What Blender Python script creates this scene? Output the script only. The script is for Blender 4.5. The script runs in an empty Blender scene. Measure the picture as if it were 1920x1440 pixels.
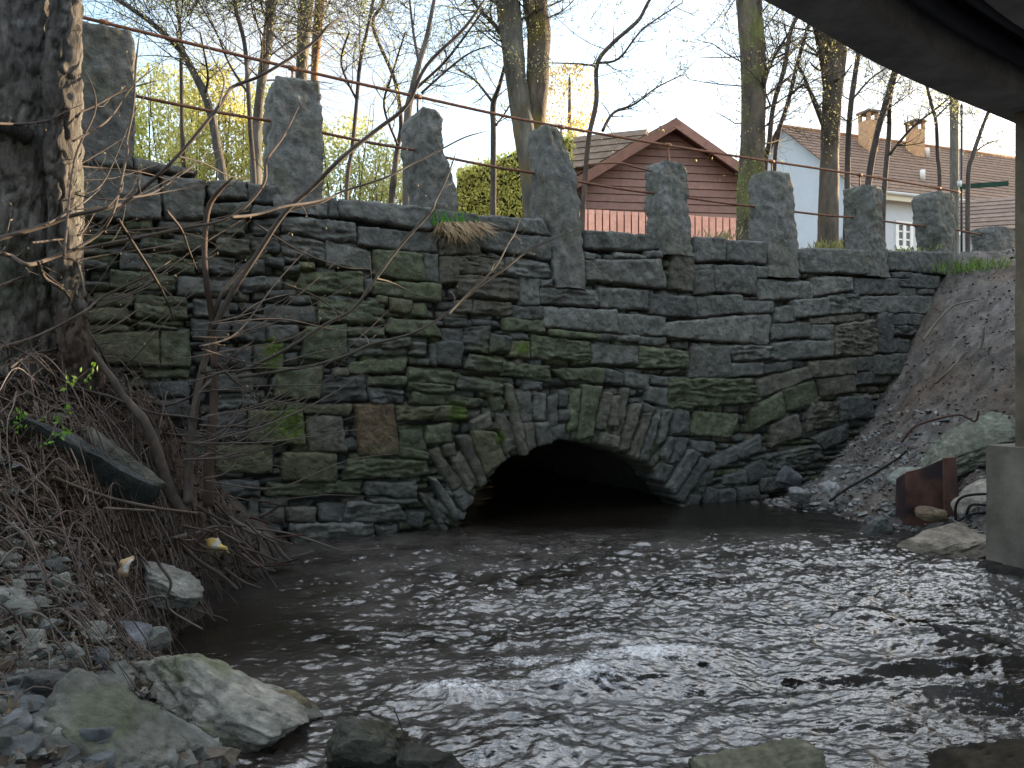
import bpy, math, random
import numpy as np
from mathutils import Vector, noise
random.seed(7)
F = 1442.0; CX, HY, CAMH = 960.0, 706.0, 1.6
scene = bpy.context.scene
COL = scene.collection
# ------------------------------------------------------------------ helpers
def V(*a): return Vector(a)
def at(px, py, Y):
    return Vector(((px-CX)/F*Y, Y, CAMH+(HY-py)/F*Y))
def on_z(px, py, z):
    Y = (CAMH-z)*F/(py-HY); return at(px, py, Y)
P0 = Vector((-.507, 8.13, 0)); D = Vector((.885, .4656, 0)).normalized(); N = Vector((D.y, -D.x, 0)); UP = Vector((0, 0, 1))
def wp(px, py, off=0.0):
    r = Vector(((px-CX)/F, 1, (HY-py)/F))
    s = ((P0+N*off).dot(N))/r.dot(N)
    return r*s+Vector((0, 0, CAMH))
def tz(px, py, off=0.0):
    p = wp(px, py, off); return ((p-P0).dot(D), p.z)
def W(t, z, off=0.0): return P0+D*t+N*off+UP*z

class MB:
    def __init__(s): s.v = []; s.f = []; s.c = []
    def add(s, vs, fs, col=(1, 1, 1)):
        b = len(s.v); s.v.extend(vs); s.f.extend([tuple(i+b for i in f) for f in fs])
        if isinstance(col, list): s.c.extend(col)
        else: s.c.extend([col]*len(vs))
    def build(s, name, mat, parent=None, smooth=True, kind=None):
        me = bpy.data.meshes.new(name); me.from_pydata([tuple(v) for v in s.v], [], s.f); me.update()
        if smooth: me.polygons.foreach_set('use_smooth', [True]*len(me.polygons))
        a = me.color_attributes.new('Col', 'FLOAT_COLOR', 'POINT')
        arr = np.ones((len(s.v), 4), dtype=np.float32)
        if s.c: arr[:, :3] = np.array(s.c, dtype=np.float32)
        a.data.foreach_set('color', arr.ravel())
        me.materials.append(mat)
        o = bpy.data.objects.new(name, me); COL.objects.link(o)
        if parent is not None:
            o.parent = parent; o.matrix_parent_inverse = parent.matrix_world.inverted() if False else o.matrix_parent_inverse
            loc = parent['_loc'] if '_loc' in parent else (0, 0, 0)
            me.transform(__import__('mathutils').Matrix.Translation(-Vector(loc)))
            if '_sub' in parent: pass
            o['_loc'] = loc
        if kind: o['kind'] = kind
        return o
def tag(o, label=None, cat=None, group=None, kind=None):
    if label: o['label'] = label
    if cat: o['category'] = cat
    if group: o['group'] = group
    if kind: o['kind'] = kind
    return o
def thing(name, label, cat, loc=(0, 0, 0), group=None):
    o = bpy.data.objects.new(name, None); o.location = loc; o['_loc'] = tuple(loc); o.empty_display_size = .1
    COL.objects.link(o); return tag(o, label, cat, group)
def fbm(p, sc, oc=4, H=.8): return noise.fractal(Vector(p)*sc, H, 2.1, oc)
def lerp(a, b, t): return a+(b-a)*t
def jit(c, a): 
    k = 1+random.uniform(-a, a); return tuple(max(0, x*k) for x in c)

# --------------------------------------------------------------- materials
def nt(name):
    m = bpy.data.materials.new(name); m.use_nodes = True
    t = m.node_tree; return m, t, t.nodes['Principled BSDF']
def mat(name, col=(.2, .2, .2), rough=.9, vcol=True, var=.35, vscale=3., bump=.4, bscale=18., stretch=(1, 1, 1), spec=.3, dist=.02, tint=None, tscale=2., tthr=.55, metal=0., fine=True):
    m, t, b = nt(name); L = t.links
    tc = t.nodes.new('ShaderNodeTexCoord'); mp = t.nodes.new('ShaderNodeMapping'); mp.inputs['Scale'].default_value = stretch
    L.new(tc.outputs['Object'], mp.inputs['Vector'])
    n1 = t.nodes.new('ShaderNodeTexNoise'); n1.inputs['Scale'].default_value = vscale; n1.inputs['Detail'].default_value = 7; n1.inputs['Roughness'].default_value = .68
    L.new(mp.outputs[0], n1.inputs['Vector'])
    mr = t.nodes.new('ShaderNodeMapRange'); mr.inputs['From Min'].default_value = .3; mr.inputs['From Max'].default_value = .7
    mr.inputs['To Min'].default_value = 1-var; mr.inputs['To Max'].default_value = 1+var
    L.new(n1.outputs['Fac'], mr.inputs['Value'])
    mul = t.nodes.new('ShaderNodeVectorMath'); mul.operation = 'MULTIPLY'
    if vcol:
        a = t.nodes.new('ShaderNodeVertexColor'); a.layer_name = 'Col'; base = a.outputs['Color']
        m2 = t.nodes.new('ShaderNodeVectorMath'); m2.operation = 'MULTIPLY'; m2.inputs[1].default_value = col
        L.new(base, m2.inputs[0]); base = m2.outputs[0]
        L.new(base, mul.inputs[0])
    else: mul.inputs[0].default_value = col
    L.new(mr.outputs[0], mul.inputs[1]); out = mul.outputs[0]
    if tint:
        n3 = t.nodes.new('ShaderNodeTexNoise'); n3.inputs['Scale'].default_value = tscale; n3.inputs['Detail'].default_value = 6
        L.new(tc.outputs['Object'], n3.inputs['Vector'])
        r3 = t.nodes.new('ShaderNodeMapRange'); r3.inputs['From Min'].default_value = tthr; r3.inputs['From Max'].default_value = tthr+.1
        L.new(n3.outputs['Fac'], r3.inputs['Value'])
        mx = t.nodes.new('ShaderNodeMixRGB'); mx.inputs['Color2'].default_value = (*tint, 1)
        L.new(r3.outputs[0], mx.inputs['Fac']); L.new(out, mx.inputs['Color1']); out = mx.outputs['Color']
    L.new(out, b.inputs['Base Color'])
    b.inputs['Roughness'].default_value = rough; b.inputs['Specular IOR Level'].default_value = spec; b.inputs['Metallic'].default_value = metal
    if bump:
        n2 = t.nodes.new('ShaderNodeTexNoise'); n2.inputs['Scale'].default_value = bscale; n2.inputs['Detail'].default_value = 8; n2.inputs['Roughness'].default_value = .7
        L.new(mp.outputs[0], n2.inputs['Vector'])
        bp = t.nodes.new('ShaderNodeBump'); bp.inputs['Strength'].default_value = bump; bp.inputs['Distance'].default_value = dist
        L.new(n2.outputs['Fac'], bp.inputs['Height']); L.new(bp.outputs[0], b.inputs['Normal'])
    return m
M = {}
M['stone'] = mat('weathered_stone', (.66, .66, .66), var=.45, vscale=11, bump=1., bscale=34, dist=.035)
M['granite'] = mat('granite', (.68, .67, .65), var=.38, vscale=16, bump=1., bscale=38, dist=.03)
M['core'] = mat('wall_core', (.02, .02, .021), vcol=False, var=.5, bump=.8)
M['rock'] = mat('river_rock', (1, 1, .98), var=.5, vscale=11, bump=1., bscale=30, dist=.03)
M['bark'] = mat('bark', (.75, .75, .75), var=.55, vscale=7, bump=1., bscale=14, stretch=(1, 1, .28), dist=.05)
M['bigbark'] = mat('old_bark', (.62, .62, .62), var=.6, vscale=18, bump=1., bscale=24, stretch=(1.4, 1.4, .5), dist=.05)
M['twig'] = mat('twig', (.47, .45, .44), var=.3, vscale=6, bump=0)
M['soil'] = mat('soil', (.62, .62, .62), var=.5, vscale=6, bump=1., bscale=25, dist=.04)
M['rust'] = mat('rusty_iron', (.13, .058, .034), vcol=False, var=.5, vscale=20, bump=.4, bscale=60, rough=.8)
M['concrete'] = mat('concrete', (1, 1, 1), var=.42, vscale=2.5, bump=.35, bscale=20, stretch=(1, 1, 1), rough=.85)
M['pipe'] = mat('pipe', (.016, .018, .03), vcol=False, var=.3, rough=.5, bump=.1)
M['boards'] = mat('red_boards', (1, 1, 1), var=.18, vscale=8, bump=.15, bscale=30, rough=.75)
M['rooftile'] = mat('roof_tiles', (1, 1, 1), var=.4, vscale=5, bump=.5, bscale=12)
M['plaster'] = mat('white_plaster', (1, 1, 1), var=.06, vscale=2, bump=.1)
M['brick'] = mat('chimney_brick', (1, 1, 1), var=.25, vscale=8, bump=.3)
M['cloth'] = mat('wrapper', (1, 1, 1), var=.15, vscale=20, bump=.3, rough=.5)
M['steel'] = mat('rusty_steel', (.10, .05, .04), vcol=False, var=.5, vscale=6, bump=.4, bscale=30, rough=.75, tint=(.035, .025, .03), tscale=3, tthr=.52)
m, t, b = nt('glass_pane'); b.inputs['Base Color'].default_value = (.05, .06, .07, 1); b.inputs['Roughness'].default_value = .05; M['glass'] = m
def leafmat(name):
    m, t, b = nt(name); L = t.links
    a = t.nodes.new('ShaderNodeVertexColor'); a.layer_name = 'Col'
    L.new(a.outputs['Color'], b.inputs['Base Color']); b.inputs['Roughness'].default_value = .6
    tr = t.nodes.new('ShaderNodeBsdfTranslucent'); L.new(a.outputs['Color'], tr.inputs['Color'])
    ms = t.nodes.new('ShaderNodeMixShader'); ms.inputs[0].default_value = .45
    L.new(b.outputs[0], ms.inputs[1]); L.new(tr.outputs[0], ms.inputs[2]); L.new(ms.outputs[0], t.nodes['Material Output'].inputs['Surface'])
    return m
M['leaf'] = leafmat('leaf')
M['litter'] = mat('leaf_litter', (.36, .34, .33), var=.3, vscale=10, bump=0)

# ------------------------------------------------------------------ shapes
def catmull(pts, n=4):
    P = [Vector(p) for p in pts]
    if len(P) < 3: 
        return [P[0].lerp(P[1], i/n) for i in range(n+1)] if len(P) == 2 else P
    out = []
    for i in range(len(P)-1):
        p0 = P[max(i-1, 0)]; p1 = P[i]; p2 = P[i+1]; p3 = P[min(i+2, len(P)-1)]
        for k in range(n):
            t = k/n
            out.append(.5*((2*p1)+(p2-p0)*t+(2*p0-5*p1+4*p2-p3)*t*t+(3*p1-p0-3*p2+p3)*t**3))
    out.append(P[-1]); return out
def tube(mb, pts, rad, sides=6, col=(1, 1, 1), rough=0, seed=0, cap=True, colf=None):
    n = len(pts)
    if not hasattr(rad, '__len__'): rad = [rad]*n
    vs = []; fs = []; cs = []
    T = (pts[1]-pts[0]).normalized()
    A = T.orthogonal().normalized()
    for i in range(n):
        T = (pts[min(i+1, n-1)]-pts[max(i-1, 0)])
        if T.length < 1e-6: T = Vector((0, 0, 1))
        T.normalize(); A = (A-T*A.dot(T))
        if A.length < 1e-5: A = T.orthogonal()
        A.normalize(); B = T.cross(A)
        for k in range(sides):
            a = 2*math.pi*k/sides
            d = A*math.cos(a)+B*math.sin(a); r = rad[i]
            if rough: 
                q = pts[i]+d*r
                if sides > 40:
                    ck = abs(noise.noise(Vector((q.x*15, q.y*15, q.z*5.5+seed)))+.35*noise.noise(Vector((q.x*34, q.y*34, q.z*16))))
                    r += -.022*max(0, 1-ck*5)+.012*noise.noise(Vector((q.x*30, q.y*30, q.z*12)))+.03*noise.fractal(Vector((q.x*4, q.y*4, q.z*1.6+seed)), .8, 2, 4)
                else: r *= 1+rough*(noise.fractal(Vector((q.x*9, q.y*9, q.z*2.2+seed)), .8, 2, 4)+.55*noise.noise(Vector((q.x*26, q.y*26, q.z*6+seed))))
            q = pts[i]+d*r
            vs.append(q); cs.append(colf(q) if colf else col)
    for i in range(n-1):
        for k in range(sides):
            k2 = (k+1) % sides
            fs.append((i*sides+k, i*sides+k2, (i+1)*sides+k2, (i+1)*sides+k))
    if cap:
        fs.append(tuple(range(sides))[::-1]); fs.append(tuple((n-1)*sides+k for k in range(sides)))
    mb.add(vs, fs, cs)
def box(mb, c, ax, ay, az, col=(1, 1, 1)):
    c = Vector(c); vs = []
    for sx in (-1, 1):
        for sy in (-1, 1):
            for sz in (-1, 1): vs.append(c+ax*sx+ay*sy+az*sz)
    fs = [(0, 1, 3, 2), (4, 6, 7, 5), (0, 4, 5, 1), (2, 3, 7, 6), (0, 2, 6, 4), (1, 5, 7, 3)]
    mb.add(vs, fs, col)
def hexa(mb, p, n=(8, 8, 8), amp=.02, sc=6, rnd=.04, col=(1, 1, 1), colf=None, seed=0, facet=.0):
    """rough block from 8 corners p[(i,j,k)] : trilinear cube surface grid, rounded and displaced"""
    nx, ny, nz = n; vid = {}; vs = []; fs = []; cs = []
    P = {k: Vector(v) for k, v in p.items()}
    cen = sum(P.values(), Vector())/8
    def tri(a, b, c):
        r = Vector()
        for i in (0, 1):
            for j in (0, 1):
                for k in (0, 1): r += P[(i, j, k)]*((a if i else 1-a)*(b if j else 1-b)*(c if k else 1-c))
        return r
    def vert(i, j, k):
        key = (i, j, k)
        if key in vid: return vid[key]
        a, b, c = 2*i/nx-1, 2*j/ny-1, 2*k/nz-1
        q = rnd
        a2 = a*math.sqrt(max(0, 1-q*(b*b+c*c)/2)); b2 = b*math.sqrt(max(0, 1-q*(a*a+c*c)/2)); c2 = c*math.sqrt(max(0, 1-q*(a*a+b*b)/2))
        v = tri((a2+1)/2, (b2+1)/2, (c2+1)/2)
        o = Vector((seed*3.1, seed*1.7, seed*2.3))
        d = (v-cen).normalized()
        h = noise.fractal(v*sc+o, .75, 2.1, 5)
        if facet: h = h*.6+facet*(noise.voronoi(v*sc*.6+o)[0][0]-.4)
        v = v+d*(amp*h)+noise.noise_vector(v*sc*.8+o)*amp*.5
        vid[key] = len(vs); vs.append(v); cs.append(colf(v) if colf else col); return vid[key]
    for i in range(nx):
        for j in range(ny):
            fs.append((vert(i, j, 0), vert(i, j+1, 0), vert(i+1, j+1, 0), vert(i+1, j, 0)))
            fs.append((vert(i, j, nz), vert(i+1, j, nz), vert(i+1, j+1, nz), vert(i, j+1, nz)))
    for i in range(nx):
        for k in range(nz):
            fs.append((vert(i, 0, k), vert(i+1, 0, k), vert(i+1, 0, k+1), vert(i, 0, k+1)))
            fs.append((vert(i, ny, k), vert(i, ny, k+1), vert(i+1, ny, k+1), vert(i+1, ny, k)))
    for j in range(ny):
        for k in range(nz):
            fs.append((vert(0, j, k), vert(0, j, k+1), vert(0, j+1, k+1), vert(0, j+1, k)))
            fs.append((vert(nx, j, k), vert(nx, j+1, k), vert(nx, j+1, k+1), vert(nx, j, k+1)))
    mb.add(vs, fs, cs)
def rockshape(mb, c, dims, rot, seed, col, n=12, amp=.12, cuts=7, moss=None):
    """angular boulder: rounded cube cut by random planes then roughened"""
    rnd = random.Random(seed)
    c = Vector(c); R = __import__('mathutils').Euler(rot).to_matrix()
    planes = []
    for _ in range(cuts):
        d = Vector((rnd.gauss(0, 1), rnd.gauss(0, 1), rnd.gauss(0, 1))).normalized(); planes.append((d, rnd.uniform(.62, .9)))
    vid = {}; vs = []; fs = []; cs = []; off = Vector((seed*1.3, seed*.7, seed*.31)); sz = sum(dims)/3
    def vert(i, j, k):
        key = (i, j, k)
        if key in vid: return vid[key]
        v = Vector((2*i/n-1, 2*j/n-1, 2*k/n-1)); s = v.normalized(); mx = max(abs(v.x), abs(v.y), abs(v.z))
        v = v.lerp(s*mx*1.15, .5)
        for d, h in planes:
            e = v.dot(d)-h
            if e > 0: v = v-d*e*.97
        v = v+s*(amp*.8*noise.fractal(v*1.6+off, .8, 2.1, 5)+amp*.3*noise.fractal(v*5+off, .7, 2.1, 4)+amp*.3*noise.noise(Vector((v.x*1.5, v.y*1.5, v.z*7))+off)-amp*.5*max(0, .15-abs(noise.noise(v*2.2+off)))*4)
        w = Vector((v.x*dims[0], v.y*dims[1], v.z*dims[2]))
        w = R@w
        w = w+c
        vid[key] = len(vs); vs.append(w)
        k1 = 1+.35*fbm(w+off, 4, 4)+.35*noise.noise(w*38)
        cc = tuple(max(.01, x*k1) for x in col)
        if moss:
            mk = min(1, max(0, (fbm(w+off*2, moss[1], 4)+moss[2])*2))*.7; cc = tuple(lerp(a, b2, mk) for a, b2 in zip(cc, moss[0]))
        if w.z < .07+.05*noise.noise(w*6): cc = tuple(x*.45 for x in cc)
        cs.append(cc); return vid[key]
    for i in range(n):
        for j in range(n):
            fs.append((vert(i, j, 0), vert(i, j+1, 0), vert(i+1, j+1, 0), vert(i+1, j, 0)))
            fs.append((vert(i, j, n), vert(i+1, j, n), vert(i+1, j+1, n), vert(i, j+1, n)))
            fs.append((vert(i, 0, j), vert(i+1, 0, j), vert(i+1, 0, j+1), vert(i, 0, j+1)))
            fs.append((vert(i, n, j), vert(i, n, j+1), vert(i+1, n, j+1), vert(i+1, n, j)))
            fs.append((vert(0, i, j), vert(0, i, j+1), vert(0, i+1, j+1), vert(0, i+1, j)))
            fs.append((vert(n, i, j), vert(n, i+1, j), vert(n, i+1, j+1), vert(n, i, j+1)))
    mb.add(vs, fs, cs)

# ------------------------------------------------------------------ terrain
ctrl = []
def cp(px, py, Y): p = at(px, py, Y); ctrl.append((p.x, p.y, p.z))
def cz(px, py, z): p = on_z(px, py, z); ctrl.append((p.x, p.y, p.z))
for a in [(545, 1036), (470, 1085), (375, 1132), (330, 1190), (310, 1240), (520, 1330), (590, 1370), (470, 1440)]: cz(*a, -.02)
for a in [(650, 1030), (560, 1100), (470, 1170), (420, 1250), (640, 1330), (700, 1400)]: cz(*a, -.2)
for a in [(0, 750, 4.5), (0, 1000, 3.7), (0, 1200, 3.15), (0, 1440, 2.45), (200, 1000, 4.4), (200, 1150, 4.0), (180, 1300, 3.2), (300, 1400, 2.9), (300, 800, 5.6), (150, 715, 5.5), (60, 690, 5.2),
          (400, 960, 5.9), (450, 1025, 6.2), (250, 900, 5.0), (100, 850, 4.4), (330, 1050, 5.1), (100, 1100, 3.7)]: cp(*a)
for a in [(-5, 5, 2.1), (-7, 4, 2.7), (-10, 3, 3.2), (-5, 2, 1.7), (-3.2, 1.5, .9), (-2.2, .5, .45), (-4.5, 7, 1.9), (-9, 7, 2.8), (-14, 4, 3.4), (-3, -3, .8), (-8, -3, 2.5), (-14, -3, 3.5), (-1, 0, .1), (-.6, -2, .0)]: ctrl.append(a)
for a in [(1450, 950), (1560, 967), (1690, 1000), (1840, 1058)]: cz(*a, -.02)
for a in [(1400, 1000), (1550, 1030), (1700, 1080), (1900, 1110)]: cz(*a, -.25)
for px, py in [(1790, 500), (1700, 680), (1640, 790), (1560, 880), (1500, 925)]:
    p = wp(px, py, .05); ctrl.append((p.x, p.y, p.z))
    p = p-N*1.5; ctrl.append((p.x, p.y, p.z))
for a in [(1900, 530, 10.8), (1880, 640, 9.6), (1880, 750, 8.6), (1750, 850, 8.9), (1690, 905, 8.6), (1880, 850, 7.9), (1860, 960, 7.2), (1720, 930, 8.2), (1800, 960, 7.6)]: cp(*a)
for a in [(8.5, 11, 3.3), (8, 8, 2.4), (7, 6, 1.6), (6, 4, 1.2), (10, 6, 2.8), (14, 9, 3.4), (14, 3, 3.4), (9, 2, 2.4), (5, 1, .3), (5, -3, .3), (12, -3, 3)]: ctrl.append(a)
for a in [(1, 6, -.4), (1.5, 8, -.4), (0, 7, -.35), (.5, 4.5, -.4), (2.5, 6, -.4), (.7, 9.2, -.5), (1.5, 3, -.4), (3, 4, -.4), (.6, 2, -.4), (2.5, 1, -.4), (2, -2, -.4), (0, 10.5, -.5), (-.8, 12, -.5), (2.6, 8, -.3)]: ctrl.append(a)
CT = np.array(ctrl)
_d = np.linalg.norm(CT[:, None, :2]-CT[None, :, :2], axis=2)
_n = len(CT); _A = np.zeros((_n+3, _n+3)); _A[:_n, :_n] = np.sqrt(_d**2+.05); _A[:_n, _n] = 1; _A[:_n, _n+1:] = CT[:, :2]; _A[_n, :_n] = 1; _A[_n+1:, :_n] = CT[:, :2].T
_A[:_n, :_n] += np.eye(_n)*-.01
_w = np.linalg.solve(_A, np.concatenate([CT[:, 2], [0, 0, 0]]))
def H(x, y):
    x = np.atleast_1d(np.asarray(x, float)); y = np.atleast_1d(np.asarray(y, float)); out = np.zeros(x.shape)
    for i in range(_n): out += _w[i]*np.sqrt((x-CT[i, 0])**2+(y-CT[i, 1])**2+.05)
    return out+_w[_n]+_w[_n+1]*x+_w[_n+2]*y
def rough_z(x, y):
    p = Vector((x, y, 3.3)); return .07*noise.fractal(p*2.2, .8, 2.1, 4)+.035*noise.fractal(p*9, .7, 2.1, 4)
def rough_z2(x, y):
    p = Vector((x, y, 8.3)); return .05*noise.fractal(p*4, .7, 2.1, 5)+.03*max(0, noise.noise(p*7))
def Hz(x, y): return float(H(x, y)[0])+rough_z(x, y)+(rough_z2(x, y) if x > 2.2 else 0)
def terrain(name, xs, ys, colf):
    X, Y = np.meshgrid(xs, ys); Z = H(X.ravel(), Y.ravel())
    mb = MB(); nx = len(xs); vs = []; cs = []
    for x, y, z in zip(X.ravel(), Y.ravel(), Z):
        zz = z+rough_z(x, y)+(rough_z2(x, y) if x > 2.2 else 0); tt = (Vector((x, y, 0))-P0)
        if tt.dot(N) < -.25 and tt.dot(D) < 9.2: zz = min(zz, 2.6)
        vs.append((x, y, min(zz, 3.6))); cs.append(colf(x, y, zz))
    fs = [(j*nx+i, j*nx+i+1, (j+1)*nx+i+1, (j+1)*nx+i) for j in range(len(ys)-1) for i in range(nx-1)]
    mb.add(vs, fs, cs); o = mb.build(name, M['soil'], kind='structure'); return o
def lcol(x, y, z):
    a = fbm((x, y, 1), 1.3, 4); b = fbm((x, y, 7), 5, 4)
    c = (.085, .062, .048)
    k = min(1, max(0, .5+a*1.2)); c2 = (.10, .10, .092)
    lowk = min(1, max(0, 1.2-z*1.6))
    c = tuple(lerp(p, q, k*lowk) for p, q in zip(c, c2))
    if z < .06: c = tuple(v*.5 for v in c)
    return tuple(v*(1+.5*b) for v in c)
def rcol(x, y, z):
    a = fbm((x, y, 4), .9, 4); b = fbm((x, y, 9), 5, 4)
    c = (.165, .155, .145); c2 = (.15, .122, .10)
    k = min(1, max(0, .1+a*1.5+(x-5.3)*.5))
    c = tuple(lerp(p, q, k) for p, q in zip(c, c2))
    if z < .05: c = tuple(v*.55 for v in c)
    return tuple(v*(1+.5*b) for v in c)
def sp(*seg):
    out = []
    for a, b, n in seg: out += list(np.linspace(a, b, n, endpoint=False))
    return out+[seg[-1][1]]
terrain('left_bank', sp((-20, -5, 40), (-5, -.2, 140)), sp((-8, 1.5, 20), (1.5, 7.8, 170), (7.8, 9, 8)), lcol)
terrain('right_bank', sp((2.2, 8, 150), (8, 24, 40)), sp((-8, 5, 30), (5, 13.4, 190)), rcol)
mb = MB(); mb.add([(-40, -30, -.55), (40, -30, -.55), (40, 16, -.55), (-40, 16, -.55)], [(0, 1, 2, 3)], (.05, .04, .03)); mb.build('stream_bed', M['soil'], kind='structure')
mb = MB(); zr = 2.75
pts = [W(-90, zr, -.75), W(90, zr, -.75), W(90, zr, -700), W(-90, zr, -700)]
pts = [W(-400, zr, -.75), W(400, zr, -.75), W(400, zr, -700), W(-400, zr, -700)]
mb.add(pts, [(0, 1, 2, 3)], (.075, .08, .035)); mb.build('ground', M['soil'], kind='structure')
mb = MB(); pts = [W(-60, zr+.02, -.8), W(60, zr+.02, -.8), W(60, zr+.02, -5.2), W(-60, zr+.02, -5.2)]
mb.add(pts, [(0, 1, 2, 3)], (.055, .055, .056)); mb.build('road', M['soil'], kind='structure')
mb = MB()
mb.add([(-400, -400, 3.1), (-19.9, -400, 3.1), (-19.9, 14, 3.1), (-400, 14, 3.1)], [(0, 1, 2, 3)], (.075, .07, .045))
mb.add([(23.9, -400, 3.1), (400, -400, 3.1), (400, 20, 3.1), (23.9, 20, 3.1)], [(0, 1, 2, 3)], (.075, .07, .045))
mb.build('valley_ground', M['soil'], kind='structure')

# -------------------------------------------------------------- stone bridge
G = (.150, .157, .152); DK = (.085, .09, .094); LT = (.205, .208, .195); MO = (.100, .122, .058); BM = (.085, .130, .022); BR = (.155, .115, .072); PU = (.125, .118, .122); OL = (.130, .128, .062); TB = (.138, .122, .096)
_cm = (.128, .138, .122)
G, DK, LT, MO, PU, OL, TB = [tuple(lerp(a, b, k) for a, b in zip(c, _cm)) for c, k in ((G, .3), (DK, .35), (LT, .3), (MO, .35), (PU, .7), (OL, .3), (TB, .45))]
CC = dict(g=G, d=DK, l=LT, m=MO, M=BM, b=BR, p=PU, o=OL, t=TB)
coping = """130 283 174 283 174 311 130 308 g|248 291 374 317 364 325 248 319 g|174 300 248 300 248 318 174 312 g|131 316 297 328 304 412 131 407 g|302 329 386 338 383 411 309 413 g|389 338 466 337 464 375 391 372 g|388 379 470 379 470 401 385 402 d|464 342 520 350 520 384 466 377 d|474 386 530 390 530 408 466 405 d
583 375 616 378 616 408 584 400 d|617 371 633 370 635 406 617 406 d|634 369 813 390 813 433 636 405 g|815 391 892 402 893 425 815 433 g|892 402 1016 412 1036 443 893 425 g|1098 430 1232 441 1233 470 1097 467 g|1303 442 1362 446 1364 489 1305 490 g|1366 449 1439 455 1435 496 1368 489 g|1496 465 1624 469 1625 514 1500 511 g|1668 471 1771 473 1770 514 1667 505 g"""
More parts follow.
